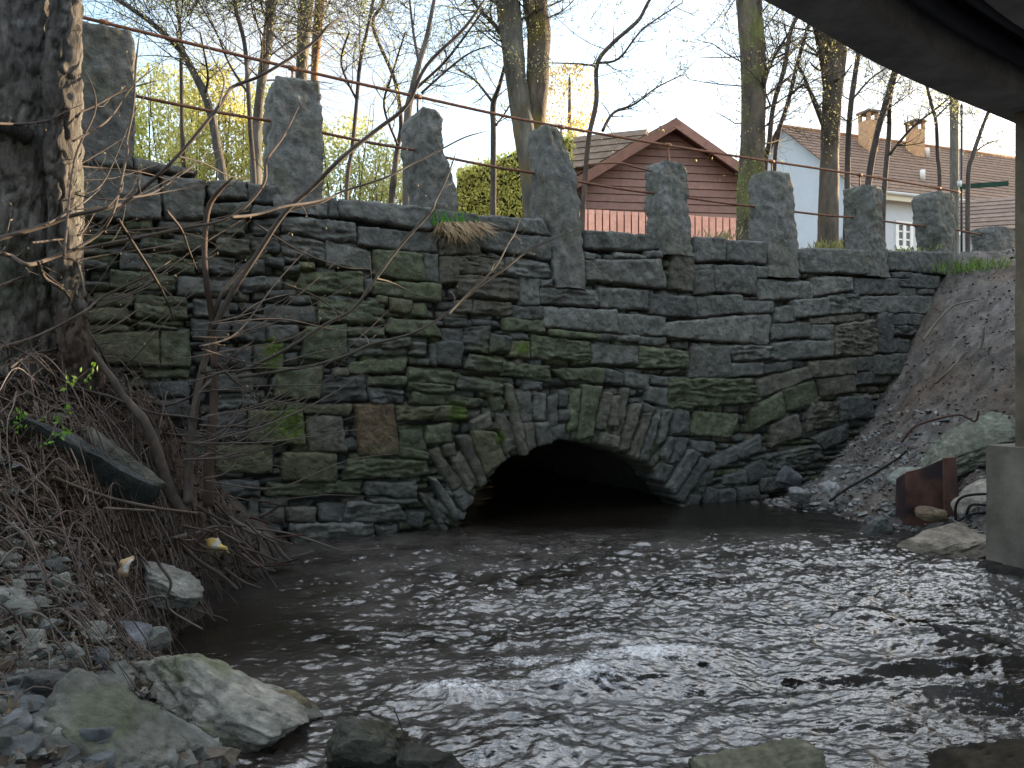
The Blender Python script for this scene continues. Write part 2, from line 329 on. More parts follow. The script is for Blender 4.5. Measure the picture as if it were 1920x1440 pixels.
masonry = """237 415 285 416 283 432 240 430 m|299 415 400 420 400 435 297 432 d|132 424 225 430 232 440 135 436 d|150 438 240 442 235 458 145 452 m r|266 445 350 452 350 470 262 464 d r|328 445 385 440 385 470 335 470 d|143 462 232 466 228 474 146 474 g r|230 472 290 478 282 505 228 502 p|285 474 365 488 365 512 282 507 m r|150 488 205 492 200 505 150 500 d r|208 506 330 516 330 547 205 539 m r|335 518 410 525 408 555 335 550 g|153 528 205 530 205 545 153 545 d r|177 549 250 554 248 573 180 574 o|255 550 350 558 355 590 257 590 m r
154 579 236 579 246 601 158 604 o|252 567 350 575 352 598 255 596 m r|158 608 240 610 240 622 160 622 d|260 604 335 612 330 618 262 612 d|160 626 298 620 300 687 180 680 o|300 620 356 618 356 690 302 687 m|265 694 354 692 352 706 275 706 m|281 719 352 715 355 745 285 745 d|285 752 355 750 355 782 287 780 d|362 600 432 606 430 640 362 636 d|365 560 430 562 430 596 366 592 p r|370 480 440 485 438 515 372 512 d r|380 525 450 528 448 556 382 552 p r|400 410 460 412 458 440 402 436 d r|408 446 470 450 468 474 410 472 p r
532 401 669 418 669 457 530 434 g r|673 425 821 437 824 473 673 460 g|531 438 608 452 610 488 530 475 l r|612 450 697 470 698 507 614 497 g|700 468 796 476 798 527 704 516 m|797 477 823 479 824 530 798 527 d|827 482 862 482 862 530 827 530 t|500 482 533 485 533 500 500 495 d|534 481 560 482 560 488 535 489 g|565 493 590 494 590 505 566 505 o|533 498 562 497 562 508 534 508 d|564 511 678 510 684 549 560 551 m r|686 524 701 524 699 548 687 546 d|704 528 826 534 825 567 700 549 m|500 545 555 545 555 558 500 556 d|600 556 720 568 723 608 597 600 m r|708 555 727 558 728 570 712 566 o|729 558 773 566 766 587 737 582 o|775 567 801 570 802 595 770 590 m|544 556 578 555 587 568 545 570 d|500 574 593 576 596 605 500 604 p|735 598 812 603 830 632 725 622 m|576 613 649 609 654 676 568 672 m|652 613 720 616 720 630 653 630 m
476 412 526 404 526 434 478 440 d r|470 445 526 446 526 470 472 474 p r|468 485 496 488 496 510 470 514 d|455 522 498 520 496 540 456 548 d r
885 428 1038 447 1032 487 903 462 g|825 440 890 440 905 475 827 478 t r|840 482 902 480 945 485 860 510 t r|952 482 1030 494 1032 521 950 515 g r|862 490 946 488 946 514 862 511 t r|863 515 976 523 977 562 862 553 t r|977 518 1014 522 1012 571 978 570 g|1017 524 1037 526 1037 537 1017 536 g|1017 539 1119 545 1122 576 1016 566 g r|1125 541 1217 544 1219 580 1126 576 g|1096 472 1122 478 1112 486 1097 485 g|1155 474 1185 476 1180 483 1155 482 l|1186 478 1212 480 1210 485 1184 485 g|1212 472 1240 470 1242 482 1214 482 g|1097 488 1236 487 1250 540 1101 522 l|890 561 961 569 961 591 888 586 t r|858 565 887 563 885 586 858 583 t r|963 573 1020 576 1020 598 963 597 d|1021 577 1154 583 1155 622 1022 612 g|1157 589 1249 594 1250 630 1157 625 g|840 595 885 600 885 612 840 608 d r|890 600 938 603 938 611 893 608 d|946 597 1020 601 1025 621 948 620 m|1031 619 1130 628 1128 637 1033 629 m|1130 625 1198 629 1196 641 1130 637 g r|872 614 922 608 918 660 872 655 p r|924 628 960 632 956 660 920 658 d|961 624 992 626 992 637 960 637 d|961 639 996 641 994 672 957 668 o|1000 628 1107 641 1110 676 1000 672 m r|1113 645 1197 650 1197 683 1112 680 p|1200 650 1290 660 1290 690 1200 688 m r|1200 632 1250 633 1250 646 1200 645 g|832 618 868 615 868 645 834 640 d
1262 476 1302 476 1302 546 1262 541 t|1304 508 1338 505 1340 546 1306 552 p|1304 497 1336 497 1335 505 1304 506 g|1344 498 1415 498 1423 553 1342 545 g|1417 502 1438 502 1437 520 1422 520 g|1424 525 1522 530 1527 559 1426 562 g|1526 520 1598 520 1600 543 1528 555 l|1223 551 1305 558 1307 595 1222 588 d|1310 556 1393 553 1394 585 1311 594 g|1397 565 1450 565 1452 586 1398 587 g|1250 606 1453 588 1441 646 1252 630 l|1457 578 1490 574 1492 600 1460 604 g|1487 564 1552 560 1554 588 1490 596 g|1556 557 1611 548 1616 585 1558 588 g r|1617 557 1750 556 1748 587 1618 585 g|1521 598 1625 587 1622 600 1525 608 t|1452 608 1522 604 1523 630 1450 636 g|1524 610 1563 610 1563 637 1525 637 g|1452 644 1563 638 1560 667 1450 675 g|1567 612 1642 600 1648 664 1567 666 t r|1300 650 1370 650 1372 708 1297 708 p|1373 650 1450 650 1448 672 1378 678 p r|1374 682 1385 684 1385 706 1374 706 p|1387 682 1430 682 1430 703 1387 704 g|1435 686 1487 676 1487 692 1436 700 d
1605 522 1687 524 1686 550 1607 552 d|1675 512 1710 512 1710 522 1677 520 d|1713 512 1760 520 1755 541 1705 537 d|1689 524 1710 525 1745 538 1688 535 d|1688 539 1720 541 1718 556 1690 556 g|1725 543 1749 543 1749 551 1724 551 d|1675 590 1750 590 1745 610 1675 607 d|1675 611 1740 612 1735 626 1675 627 d r|1646 590 1673 586 1675 662 1650 660 d|1677 638 1708 638 1706 660 1678 660 d|1520 680 1606 672 1608 700 1522 707 t|1611 672 1638 670 1640 695 1612 695 d|1641 668 1700 664 1690 702 1641 700 d
1256 711 1405 711 1425 752 1256 768 m r|1424 712 1513 690 1522 712 1430 747 t|1470 732 1527 714 1538 751 1480 773 m|1411 770 1465 735 1473 776 1413 807 m|1536 712 1603 702 1604 733 1545 744 t|1606 701 1680 691 1670 716 1606 721 d|1304 772 1389 778 1373 820 1300 816 m|1523 755 1573 755 1573 790 1520 811 t r|1577 747 1632 744 1637 781 1580 789 d|1450 800 1495 778 1509 815 1450 838 t|1525 820 1590 795 1592 821 1550 843 d|1335 858 1425 815 1430 850 1337 883 d|1400 880 1430 861 1445 890 1410 906 d|1364 894 1399 882 1400 906 1362 906 d|1440 855 1532 835 1545 861 1445 896 d r|1353 920 1378 918 1378 955 1353 958 d|1385 915 1421 912 1425 936 1388 940 d|1390 942 1440 927 1440 948 1395 953 d|1310 892 1336 886 1338 905 1312 914 d|1430 900 1470 890 1475 915 1432 922 d|1300 826 1345 832 1340 850 1305 845 d
885 666 943 676 942 700 873 690 p r|944 677 1033 690 1033 716 943 701 m r|767 690 868 700 855 722 766 714 m r|765 715 855 723 850 740 768 732 m r|862 702 942 722 942 741 858 726 p r|777 737 840 741 835 760 775 758 m|841 740 907 750 895 761 838 759 m r|745 763 878 763 880 786 745 789 o r|822 642 866 640 866 686 820 683 d|771 672 808 673 806 684 771 683 d|809 648 820 645 819 684 811 682 d|655 636 770 636 768 650 655 652 p r|655 655 768 652 766 665 655 667 d r|771 640 798 642 798 666 771 663 p r|660 680 766 672 756 696 655 701 m|690 706 764 706 763 721 690 722 m|690 726 760 734 757 753 700 758 d r|668 760 740 758 752 856 676 852 b|753 808 790 805 803 846 752 836 m|803 800 849 795 849 831 801 833 m|834 836 853 833 854 851 838 854 t|752 840 800 849 806 861 752 856 m|655 862 800 864 807 891 640 900 m r|685 905 780 908 781 933 688 930 g r|500 908 677 902 677 926 500 932 m r|410 905 486 903 486 931 412 936 d r|530 851 631 850 629 903 530 900 o|408 838 513 833 510 889 405 885 o|466 770 568 770 574 834 466 829 o|578 782 641 782 651 846 580 846 t|492 752 662 761 650 779 500 769 o|478 645 532 643 530 693 476 691 p|520 691 606 686 599 746 517 745 o|610 706 690 701 688 752 600 755 d r|625 692 655 690 655 704 626 705 t|500 612 560 608 566 640 500 641 p|440 603 496 606 496 641 440 636 d|400 774 462 770 462 826 402 822 d|395 742 488 736 486 764 397 766 d r|400 702 474 697 476 734 402 735 p|410 652 472 651 470 690 412 692 d r|490 935 541 932 541 951 490 952 g|490 956 534 954 535 981 492 980 t|537 953 592 953 590 979 538 978 t|598 948 650 946 640 980 600 978 d|651 943 746 944 763 976 640 981 l r|466 936 486 936 486 976 468 976 g|415 946 462 941 460 961 416 966 d r|540 982 702 981 705 1014 552 1033 l r|704 985 746 985 743 1006 710 1006 g r|460 981 526 983 526 1001 462 996 d|515 1012 540 1015 540 1042 515 1042 g|765 958 800 965 791 991 768 986 d|690 938 780 936 782 944 700 942 d"""
ring = """1036 692 1134 690 1132 720 1060 712 m|1136 690 1171 700 1168 723 1135 718 d|1177 697 1223 705 1218 731 1175 722 g|1224 703 1256 706 1256 723 1224 720 g|1218 725 1256 727 1255 763 1213 749 g|1050 731 1069 735 1066 766 1050 764 d|1050 769 1070 769 1068 789 1050 789 d|1072 730 1091 730 1085 801 1067 811 m|1094 722 1128 724 1110 820 1085 826 m|1131 733 1146 736 1136 806 1117 805 t|1146 742 1164 742 1159 801 1139 799 t|1166 728 1183 728 1166 832 1151 815 t|1128 809 1164 817 1161 843 1127 833 t|1184 757 1204 757 1180 846 1163 844 t|1205 776 1222 776 1196 863 1178 853 t|1224 782 1243 768 1216 866 1197 863 g|1205 755 1233 765 1226 781 1206 773 d|1246 770 1262 768 1251 821 1235 836 g|1263 770 1298 768 1294 811 1262 815 d|1258 820 1273 822 1256 866 1238 853 d|1274 822 1295 824 1276 871 1257 868 d|1244 872 1271 869 1249 907 1233 896 d|1291 842 1313 850 1268 927 1250 914 d|1314 856 1332 866 1283 944 1264 935 d|1310 896 1337 888 1321 926 1305 920 d|1300 926 1319 930 1306 957 1289 951 d|1329 912 1352 918 1346 947 1325 946 d|1282 946 1300 952 1296 968 1268 958 d
946 720 963 722 991 853 975 853 t|931 774 952 775 973 841 952 856 t|884 790 920 768 924 800 889 812 t|884 806 930 811 951 861 911 893 o|857 820 884 815 918 906 904 915 t|845 856 868 848 899 905 882 929 t|807 848 824 838 869 911 850 923 t|849 925 869 914 887 946 871 963 g|804 893 818 897 868 967 855 984 g|783 925 815 930 849 986 820 976 t|966 735 998 730 1001 799 979 791 p|979 796 1003 792 1009 839 991 849 t|1000 735 1028 738 1023 790 1003 790 p|1005 795 1030 792 1036 831 1011 836 p|1031 745 1048 735 1048 826 1031 829 p|1049 795 1061 795 1057 821 1046 823 p|980 712 1020 716 1020 732 985 732 d|920 745 944 742 950 770 926 771 m|800 935 815 935 845 998 830 1000 d"""
moss_patches = [(515, 655, 30, BM), (540, 800, 45, BM), (555, 715, 50, MO), (505, 690, 22, BM), (240, 650, 90, OL), (980, 655, 22, BM), (920, 690, 60, MO), (860, 775, 30, BM), (580, 870, 45, OL), (760, 545, 50, MO), (760, 575, 35, OL), (930, 835, 26, OL), (940, 820, 20, BM), (1060, 655, 35, MO), (780, 610, 35, MO), (205, 565, 45, OL)]
MP = [(tz(a, b), r*7.6/F, c) for a, b, r, c in moss_patches]
arch_px = [(858, 1010), (864, 992), (880, 962), (895, 931), (905, 915), (950, 866), (988, 852), (1010, 839), (1050, 826), (1085, 826), (1130, 836), (1165, 846), (1222, 868), (1247, 896), (1275, 930), (1300, 956), (1316, 985)]
ARCH = [tz(*p) for p in arch_px]
def in_poly(t, z, poly):
    r = False
    for i in range(len(poly)):
        a = poly[i]; b = poly[i-1]
        if (a[1] > z) != (b[1] > z) and t < (b[0]-a[0])*(z-a[1])/(b[1]-a[1])+a[0]: r = not r
    return r
ac = (sum(a[0] for a in ARCH)/len(ARCH), 0)
ARCHC = [(ac[0]+(a[0]-ac[0])*1.09, a[1]*1.06) for a in ARCH]; ARCHC[0] = (ARCHC[0][0], -.6); ARCHC[-1] = (ARCHC[-1][0], -.6)
TOP = sorted([tz(*p) for p in [(130, 290), (250, 300), (374, 322), (466, 340), (600, 372), (634, 372), (813, 393), (1016, 415), (1098, 433), (1232, 443), (1364, 450), (1439, 457), (1624, 471), (1771, 475)]])
def ztop(t):
    return float(np.interp(t, [a[0] for a in TOP], [a[1] for a in TOP]))
def wall_stone(mb, q, off, thick, base, rough, seed, res=.017, rnd=.16):
    (t0, z0), (t1, z1), (t2, z2), (t3, z3) = q
    w = (math.hypot(t1-t0, z1-z0)+math.hypot(t2-t3, z2-z3))/2; h = (math.hypot(t3-t0, z3-z0)+math.hypot(t2-t1, z2-z1))/2
    n = max(5, min(60, int(w/res))); m = max(4, min(40, int(h/res)))
    vs = []; cs = []; fs = []
    tilt = random.uniform(-.02, .02); tilt2 = random.uniform(-.02, .04); k0 = random.uniform(.82, 1.18)
    o = Vector((seed*1.37, seed*.73, 0)); er = .03 if rough < 1 else .04
    strat = rough > 1
    for j in range(m+1):
        for i in range(n+1):
            s, r = i/n, j/m
            a, b = 2*s-1, 2*r-1
            a2 = a*math.sqrt(1-rnd*b*b/2); b2 = b*math.sqrt(1-rnd*a*a/2)
            S, R = (a2+1)/2, (b2+1)/2
            t = (t0*(1-S)+t1*S)*(1-R)+(t3*(1-S)+t2*S)*R; z = (z0*(1-S)+z1*S)*(1-R)+(z3*(1-S)+z2*S)*R
            p = Vector((t, z, 0))+o
            nv = noise.noise_vector(p*6); nv2 = noise.noise_vector(p*21)
            e = min(min(S, 1-S)*w, min(R, 1-R)*h)
            t += nv.x*.016+nv2.x*.010; z += nv.y*.016+nv2.y*.010
            f = noise.fractal(p*5, .8, 2.1, 5)
            d = off+tilt*(S-.5)*2*w+tilt2*(.5-R)*2*h
            if strat:
                f2 = noise.fractal(Vector((p.x*4, p.y*26, 1)), .7, 2.1, 4); x = f2*3; d += .026*f+.016*(x-math.sin(6.283*x)/6.283)/1.5-.018*max(0, .25-abs(noise.noise(Vector((p.x*3, p.y*19, 3)))))*4
            else: d += .016*f+.008*noise.noise(p*13)+.008*noise.noise(p*31)-.02*max(0, .12-abs(noise.noise(p*4.5)))*5*(1 if noise.noise(p*2) > 0 else 0)
            x = max(0, 1-e/(.03+.02*noise.noise(p*9))); d -= er*x*x+.014*max(0, 1-e/.011)
            vs.append(W(t, z, d))
            kk = k0*(1+.3*f+.15*noise.noise(p*14))
            c = [max(.012, v*kk) for v in base]
            for (pt, pz), pr, pc in MP:
                dd = math.hypot(t-pt, z-pz)
                if dd < pr:
                    q2 = min(1, max(0, (1-dd/pr)*2.2+.9*noise.fractal(p*9, .8, 2.1, 4)-.15)); c = [lerp(x1, y1, q2) for x1, y1 in zip(c, pc)]
            g = noise.fractal(Vector((t*1.1, z*2, 5)), .8, 2.1, 4)*.8+noise.noise(p*8)*.35-.3+(.24 if t < -1 else max(-.14, .24-.14*(t+1)))
            g = min(.75, max(0, g)); c = [lerp(x1, y1, g) for x1, y1 in zip(c, (.098, .112, .056))]
            # lichen specks
            if noise.noise(Vector((t*38, z*38, 2))) > .62: c = [lerp(x1, y1, .5) for x1, y1 in zip(c, (.3, .31, .28))]
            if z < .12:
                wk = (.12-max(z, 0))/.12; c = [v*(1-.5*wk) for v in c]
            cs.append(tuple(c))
    for j in range(m):
        for i in range(n):
            a = j*(n+1)+i; fs.append((a, a+n+1, a+n+2, a+1))
    loop = [i for i in range(n)]+[j*(n+1)+n for j in range(m)]+[m*(n+1)+n-i for i in range(n)]+[(m-j)*(n+1) for j in range(m)]
    b0 = len(vs)
    for st in (1, 2):
        for li in loop:
            v = vs[li]; dd = (v-P0).dot(N)
            vs.append(v+N*(-thick*(.35 if st == 1 else 1))+noise.noise_vector(v*11+o)*.006*st); cs.append(tuple(x*.8 for x in cs[li]))
    L = len(loop)
    for i in range(L):
        i2 = (i+1) % L
        fs.append((loop[i], loop[i2], b0+i2, b0+i)); fs.append((b0+i, b0+i2, b0+L+i2, b0+L+i))
    mb.add(vs, fs, cs)
def parse(txt):
    for s in txt.replace('\n', '|').split('|'):
        w = s.split()
        if len(w) < 9: continue
        xs = [float(a) for a in w[:8]]; yield [(xs[0], xs[1]), (xs[2], xs[3]), (xs[4], xs[5]), (xs[6], xs[7])], w[8], ('r' in w[9:])
bridge = thing('stone_bridge', 'old dry stone arch bridge wall with mossy rubble masonry over the stream', 'bridge', W(1.5, 0, 0))
def grow_q(q, k):
    cx = sum(a[0] for a in q)/4; cy = sum(a[1] for a in q)/4
    return [(cx+(a-cx)+(k if a > cx else -k), cy+(b-cy)+(k if b > cy else -k)) for a, b in q]
mbw = MB(); sd = 1
for q, c, r in parse(masonry):
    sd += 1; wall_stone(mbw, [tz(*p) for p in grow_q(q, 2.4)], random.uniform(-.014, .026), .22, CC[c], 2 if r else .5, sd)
# small rubble set deeper, filling the joints
z = -.35
rr = random.Random(3)
while z < 3.6:
    hh = rr.uniform(.06, .13); t = -8.2+rr.uniform(0, .2)
    while t < 9.4:
        ww = rr.uniform(.12, .42); sl = rr.uniform(-.02, .02)
        q = [(t, z+hh+sl), (t+ww, z+hh-sl+rr.uniform(-.01, .01)), (t+ww-.01, z+rr.uniform(0, .015)), (t+.005, z+rr.uniform(0, .015))]
        t += ww+.012
        if z+hh > ztop(t)-.22: continue
        if any(in_poly(a, b, ARCHC) for a, b in q) or in_poly(t-ww/2, z+hh/2, ARCHC): continue
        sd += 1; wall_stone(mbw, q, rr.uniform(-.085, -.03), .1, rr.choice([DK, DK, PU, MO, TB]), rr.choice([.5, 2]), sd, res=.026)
    z += hh+.01
# hidden ends: ordinary courses left of the big tree and under the right bank
for ta, tb in ((-8.2, -3.72), (8.35, 9.4)):
    z = -.3
    while z < 3.25:
        hh = rr.uniform(.14, .3); t = ta
        while t < tb-.1:
            ww = min(rr.uniform(.25, .7), tb-t); sd += 1
            zt = min(z+hh, ztop(t)-.02)
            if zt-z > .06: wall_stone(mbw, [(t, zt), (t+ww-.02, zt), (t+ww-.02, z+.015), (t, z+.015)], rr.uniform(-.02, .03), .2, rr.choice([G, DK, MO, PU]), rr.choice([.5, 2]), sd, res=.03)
            t += ww
        z += hh
mbw.build('wall_masonry', M['stone'], bridge)
mbr = MB()
# thin slabs fanning evenly round the opening, just behind the larger ring stones
av0 = catmull([Vector((a, b, 0)) for a, b in ARCH], 8); acc = 0; last = av0[0]; cuts_ = [av0[0]]
for p in av0[1:]:
    acc += (p-last).length; last = p
    if acc > rr.uniform(.06, .10): cuts_.append(p); acc = 0
acx = Vector((ac[0], -.5, 0))
for p, q in zip(cuts_[:-1], cuts_[1:]):
    if p.y < -.15: continue
    ln_ = rr.uniform(.25, .42); o1 = (p-acx).normalized()*ln_; o2 = (q-acx).normalized()*ln_; i1 = -(p-acx).normalized()*rr.uniform(0, .02)
    sd += 1; wall_stone(mbr, [tuple((p+o1).xy), tuple((q+o2).xy), tuple((q+i1).xy), tuple((p+i1).xy)], rr.uniform(-.075, -.04), .45, rr.choice([G, DK, TB, MO]), .5, sd, res=.02, rnd=.08)
for q, c, r in parse(ring):
    sd += 1; wall_stone(mbr, [tz(*p) for p in grow_q(q, 1.0)], random.uniform(-.02, .04), .4, CC[c], .5, sd, rnd=.12)
mbr.build('arch_ring', M['stone'], bridge)
for q, c, r in parse(coping):
    sd += 1; mb = MB(); wall_stone(mb, [tz(*p) for p in grow_q(q, 1.2)], random.uniform(.0, .04), .5, CC[c], .5, sd)
    # close top is part of skirt
    mb.build('coping_stone', M['stone'], bridge)
# solid core with the arch opening, the vault and the far face
mbf = MB(); mb = MB(); ts = list(np.arange(-8.2, 9.5, .08)); back = -5.8
def archz(t):
    xs = [a[0] for a in ARCHC]; zs = [a[1] for a in ARCHC]
    if t <= min(xs) or t >= max(xs): return None
    return float(np.interp(t, xs, zs))
for i in range(len(ts)-1):
    a, b = ts[i], ts[i+1]
    za = archz(a); zb = archz(b); za = -.6 if za is None else za; zb = -.6 if zb is None else zb
    ta, tb = ztop(a)-.12, ztop(b)-.12
    mb.add([W(a, za, -.13), W(b, zb, -.13), W(b, tb, -.13), W(a, ta, -.13)], [(0, 1, 2, 3)]); mbf.add([W(a, za, back), W(b, zb, back), W(b, tb, back), W(a, ta, back)], [(3, 2, 1, 0)])
    mb.add([W(a, ta, -.13), W(b, tb, -.13), W(b, tb, -.6), W(a, ta, -.6)], [(0, 1, 2, 3)])
mb.build('core_fill', M['core'], bridge, smooth=False); mbf.build('far_face', M['core'], bridge, smooth=False)
mb = MB(); n = 60; vs = []; cs = []
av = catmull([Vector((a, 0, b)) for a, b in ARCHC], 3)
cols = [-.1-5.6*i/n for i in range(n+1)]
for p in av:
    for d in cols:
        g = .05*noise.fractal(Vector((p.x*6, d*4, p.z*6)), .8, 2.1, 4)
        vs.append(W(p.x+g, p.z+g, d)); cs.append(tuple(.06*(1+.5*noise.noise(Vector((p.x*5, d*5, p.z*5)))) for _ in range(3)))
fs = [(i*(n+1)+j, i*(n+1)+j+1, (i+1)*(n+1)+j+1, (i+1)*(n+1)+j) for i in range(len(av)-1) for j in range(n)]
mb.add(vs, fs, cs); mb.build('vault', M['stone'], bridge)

# ------------------------------------------------------------ parapet posts
posts = [  # label, [(y, frontLeft, frontRight)...] top to bottom
 ('tall broad granite post with chamfered top, beside the big tree trunk', [(48, 152, 247), (62, 143, 253), (180, 142, 252), (300, 142, 250), (330, 142, 250)]),
 ('broad square granite post with a reddish left side, second from the big tree', [(148, 519, 600), (160, 516, 604), (260, 514, 606), (370, 513, 608), (400, 513, 608)]),
 ('short leaning granite post with waisted right edge above the grass tuft', [(203, 792, 820), (218, 788, 832), (270, 788, 832), (300, 795, 842), (350, 803, 856), (400, 808, 863), (430, 808, 864)]),
 ('slanting granite post in front of the twin tree trunk, foot set deep in the wall', [(236, 1019, 1046), (250, 1018, 1056), (290, 1020, 1070), (350, 1024, 1085), (430, 1030, 1092), (540, 1044, 1100)]),
 ('rounded granite post standing before the left half of the red shed gable', [(303, 1246, 1280), (318, 1244, 1289), (380, 1247, 1293), (440, 1250, 1299), (478, 1252, 1302)]),
 ('granite post in front of the mossy trunk at the right corner of the red shed', [(322, 1443, 1480), (336, 1440, 1488), (400, 1440, 1493), (450, 1440, 1498), (520, 1442, 1502)]),
 ('squat granite post with a notched right edge right of the bare grey trunk', [(348, 1622, 1652), (358, 1620, 1657), (410, 1624, 1656), (450, 1626, 1662), (518, 1627, 1669)]),
 ('mossy granite post at the right end of the wall before the white house window', [(360, 1758, 1786), (370, 1755, 1791), (420, 1760, 1792), (470, 1768, 1793), (515, 1770, 1793)]),
 ('low mossy granite post partly hidden by the concrete pillar', [(425, 1868, 1900), (435, 1866, 1906), (470, 1866, 1908), (530, 1866, 1908)])]
for i, (lab, prof) in enumerate(posts):
    mb = MB(); dp = [.4, .6, .62, .36, .4, .36, .37, .42, .4][i]; vs = []; fs = []; cs = []
    prof2 = [(np.interp(k, [0, 1], [prof[0][0], prof[-1][0]])) for k in np.linspace(0, 1, 46)]
    ys = [p[0] for p in prof]; offp = .03 if i >= 3 else .0
    ns, nd = 18, 14
    ring_n = 2*(ns+nd); rows = []
    for ri, y in enumerate(prof2):
        lp = np.interp(y, ys, [p[1] for p in prof]); rp = np.interp(y, ys, [p[2] for p in prof])
        tl, zz = tz(lp, y, offp); tr, zz2 = tz(rp, y, offp); zm = (zz+zz2)/2
        row = []
        for k in range(ring_n):
            if k < ns: a, b = tl+(tr-tl)*k/ns, 0
            elif k < ns+nd: a, b = tr, (k-ns)/nd
            elif k < 2*ns+nd: a, b = tr+(tl-tr)*(k-ns-nd)/ns, 1
            else: a, b = tl, 1-(k-2*ns-nd)/nd
            # round corners
            ca, cb = (tl+tr)/2, .5
            ra, rb = (a-ca)/((tr-tl)/2+1e-6), (b-cb)/.5
            f1 = math.sqrt(max(0, 1-.12*rb*rb/2)); f2 = math.sqrt(max(0, 1-.12*ra*ra/2))
            a = ca+(a-ca)*f1; b = cb+(b-cb)*f2
            v = W(a, zm, offp-b*dp); o = Vector((i*5.3, 0, 0))
            dirv = (v-W(ca, zm, offp-dp/2)); dirv.z = 0; dirv.normalize()
            h = noise.fractal(v*6+o, .75, 2.1, 5); h2 = noise.fractal(v*19+o, .8, 2.1, 3)
            v = v+dirv*(.028*h+.014*h2+.007*noise.noise(v*34))+UP*(.012*noise.noise(v*8+o))
            row.append(len(vs)); vs.append(v)
            g = .175*(1+.25*h+.18*h2); mo = min(.55, max(0, noise.fractal(v*2.6+o, .8, 2.1, 4)*.9+(.12 if i > 3 else .0)))
            tn_ = (.9+.22*((i*37) % 10)/10); li = .35 if noise.noise(v*23+o) > .5 else 0; g *= tn_; cs.append(tuple(lerp(lerp(x1*g, y1, mo), .27, li) for x1, y1 in zip((.97, 1.0, .98), (.12, .128, .092))))
        rows.append(row)
    for a, b in zip(rows[:-1], rows[1:]):
        for k in range(ring_n): k2 = (k+1) % ring_n; fs.append((a[k], b[k], b[k2], a[k2]))
    # domed rough top
    prev = rows[0]; cen = sum((vs[k] for k in prev), Vector())/ring_n
    for s in (.8, .55, .3):
        row = []
        for k in rows[0]:
            v = cen+(vs[k]-cen)*s; v = v+UP*(.02*(1-s)+.02*noise.fractal(v*9, .8, 2, 3)); row.append(len(vs)); vs.append(v); cs.append((.185, .19, .18))
        for k in range(ring_n): k2 = (k+1) % ring_n; fs.append((row[k], prev[k], prev[k2], row[k2]))
        prev = row
    fs.append(tuple(reversed(prev)))
    mb.add(vs, fs, cs)
    o = mb.build('stone_post', M['granite']); tag(o, lab, 'post', 'granite posts carrying the rusty rails')

# -------------------------------------------------------------------- rails
RO = -.2
def railpts(pp, sub=3): return catmull([wp(x, y, RO) for x, y in pp], sub)
up = [(-150, -42), (145, 30), (250, 56), (400, 92), (545, 127), (670, 156), (800, 185), (930, 214), (1052, 238), (1255, 273), (1447, 303), (1612, 328), (1760, 353), (1800, 361)]
rail = thing('iron_rail', 'long rusty top rail running over all the granite posts', 'rail', wp(1000, 240, RO))
mb = MB(); tube(mb, railpts(up), .0165, 8, colf=None); mb.build('bar', M['rust'], rail)
for x, y in [(195, 42), (548, 128), (783, 181), (1052, 238), (1253, 272), (1447, 303), (1612, 328), (1760, 353)]:
    p = wp(x, y, RO); mb = MB(); tube(mb, [p+D*-.035, p+D*.035], .027, 8)
    tube(mb, [p+Vector((0, 0, -.02)), p+Vector((0, 0, -.2))], .012, 6); mb.build('bracket', M['rust'], rail)
low = [('rusty lower rail piece between the big tree and the tall broad post', (60, 133), (165, 160)), ('rusty lower rail between the tall broad post and the second post', (235, 176), (520, 229)), ('rusty lower rail between the square post and the short leaning post', (590, 246), (795, 284)),
       ('rusty lower rail between the short leaning post and the slanting post', (815, 291), (1030, 329)), ('rusty lower rail from the slanting post to the post before the shed', (1060, 336), (1250, 366)), ('rusty lower rail crossing the right half of the red shed', (1270, 368), (1450, 391)),
       ('rusty lower rail passing before the bare grey trunk', (1465, 394), (1628, 410)), ('rusty lower rail before the white house window', (1640, 412), (1765, 427)), ('rusty lower rail end between mossy posts near the concrete pillar', (1775, 427), (1880, 446))]
for lab, a, b in low:
    mb = MB(); p, q = wp(*a, RO), wp(*b, RO); mid = p.lerp(q, .5)-UP*.012
    tube(mb, catmull([p, mid, q], 6), .0155, 8); o = mb.build('lower_rail', M['rust']); tag(o, lab, 'rail', 'lower rails between the posts')
mb = MB(); tube(mb, catmull([wp(1100, 309, RO), wp(1130, 306, RO), wp(1165, 306, RO), wp(1190, 313, RO), wp(1225, 322, RO)], 4), .012, 6)
o = mb.build('bent_rod', M['rust']); tag(o, 'thin bent rusty rod curving above the lower rail left of the shed post', 'rod')

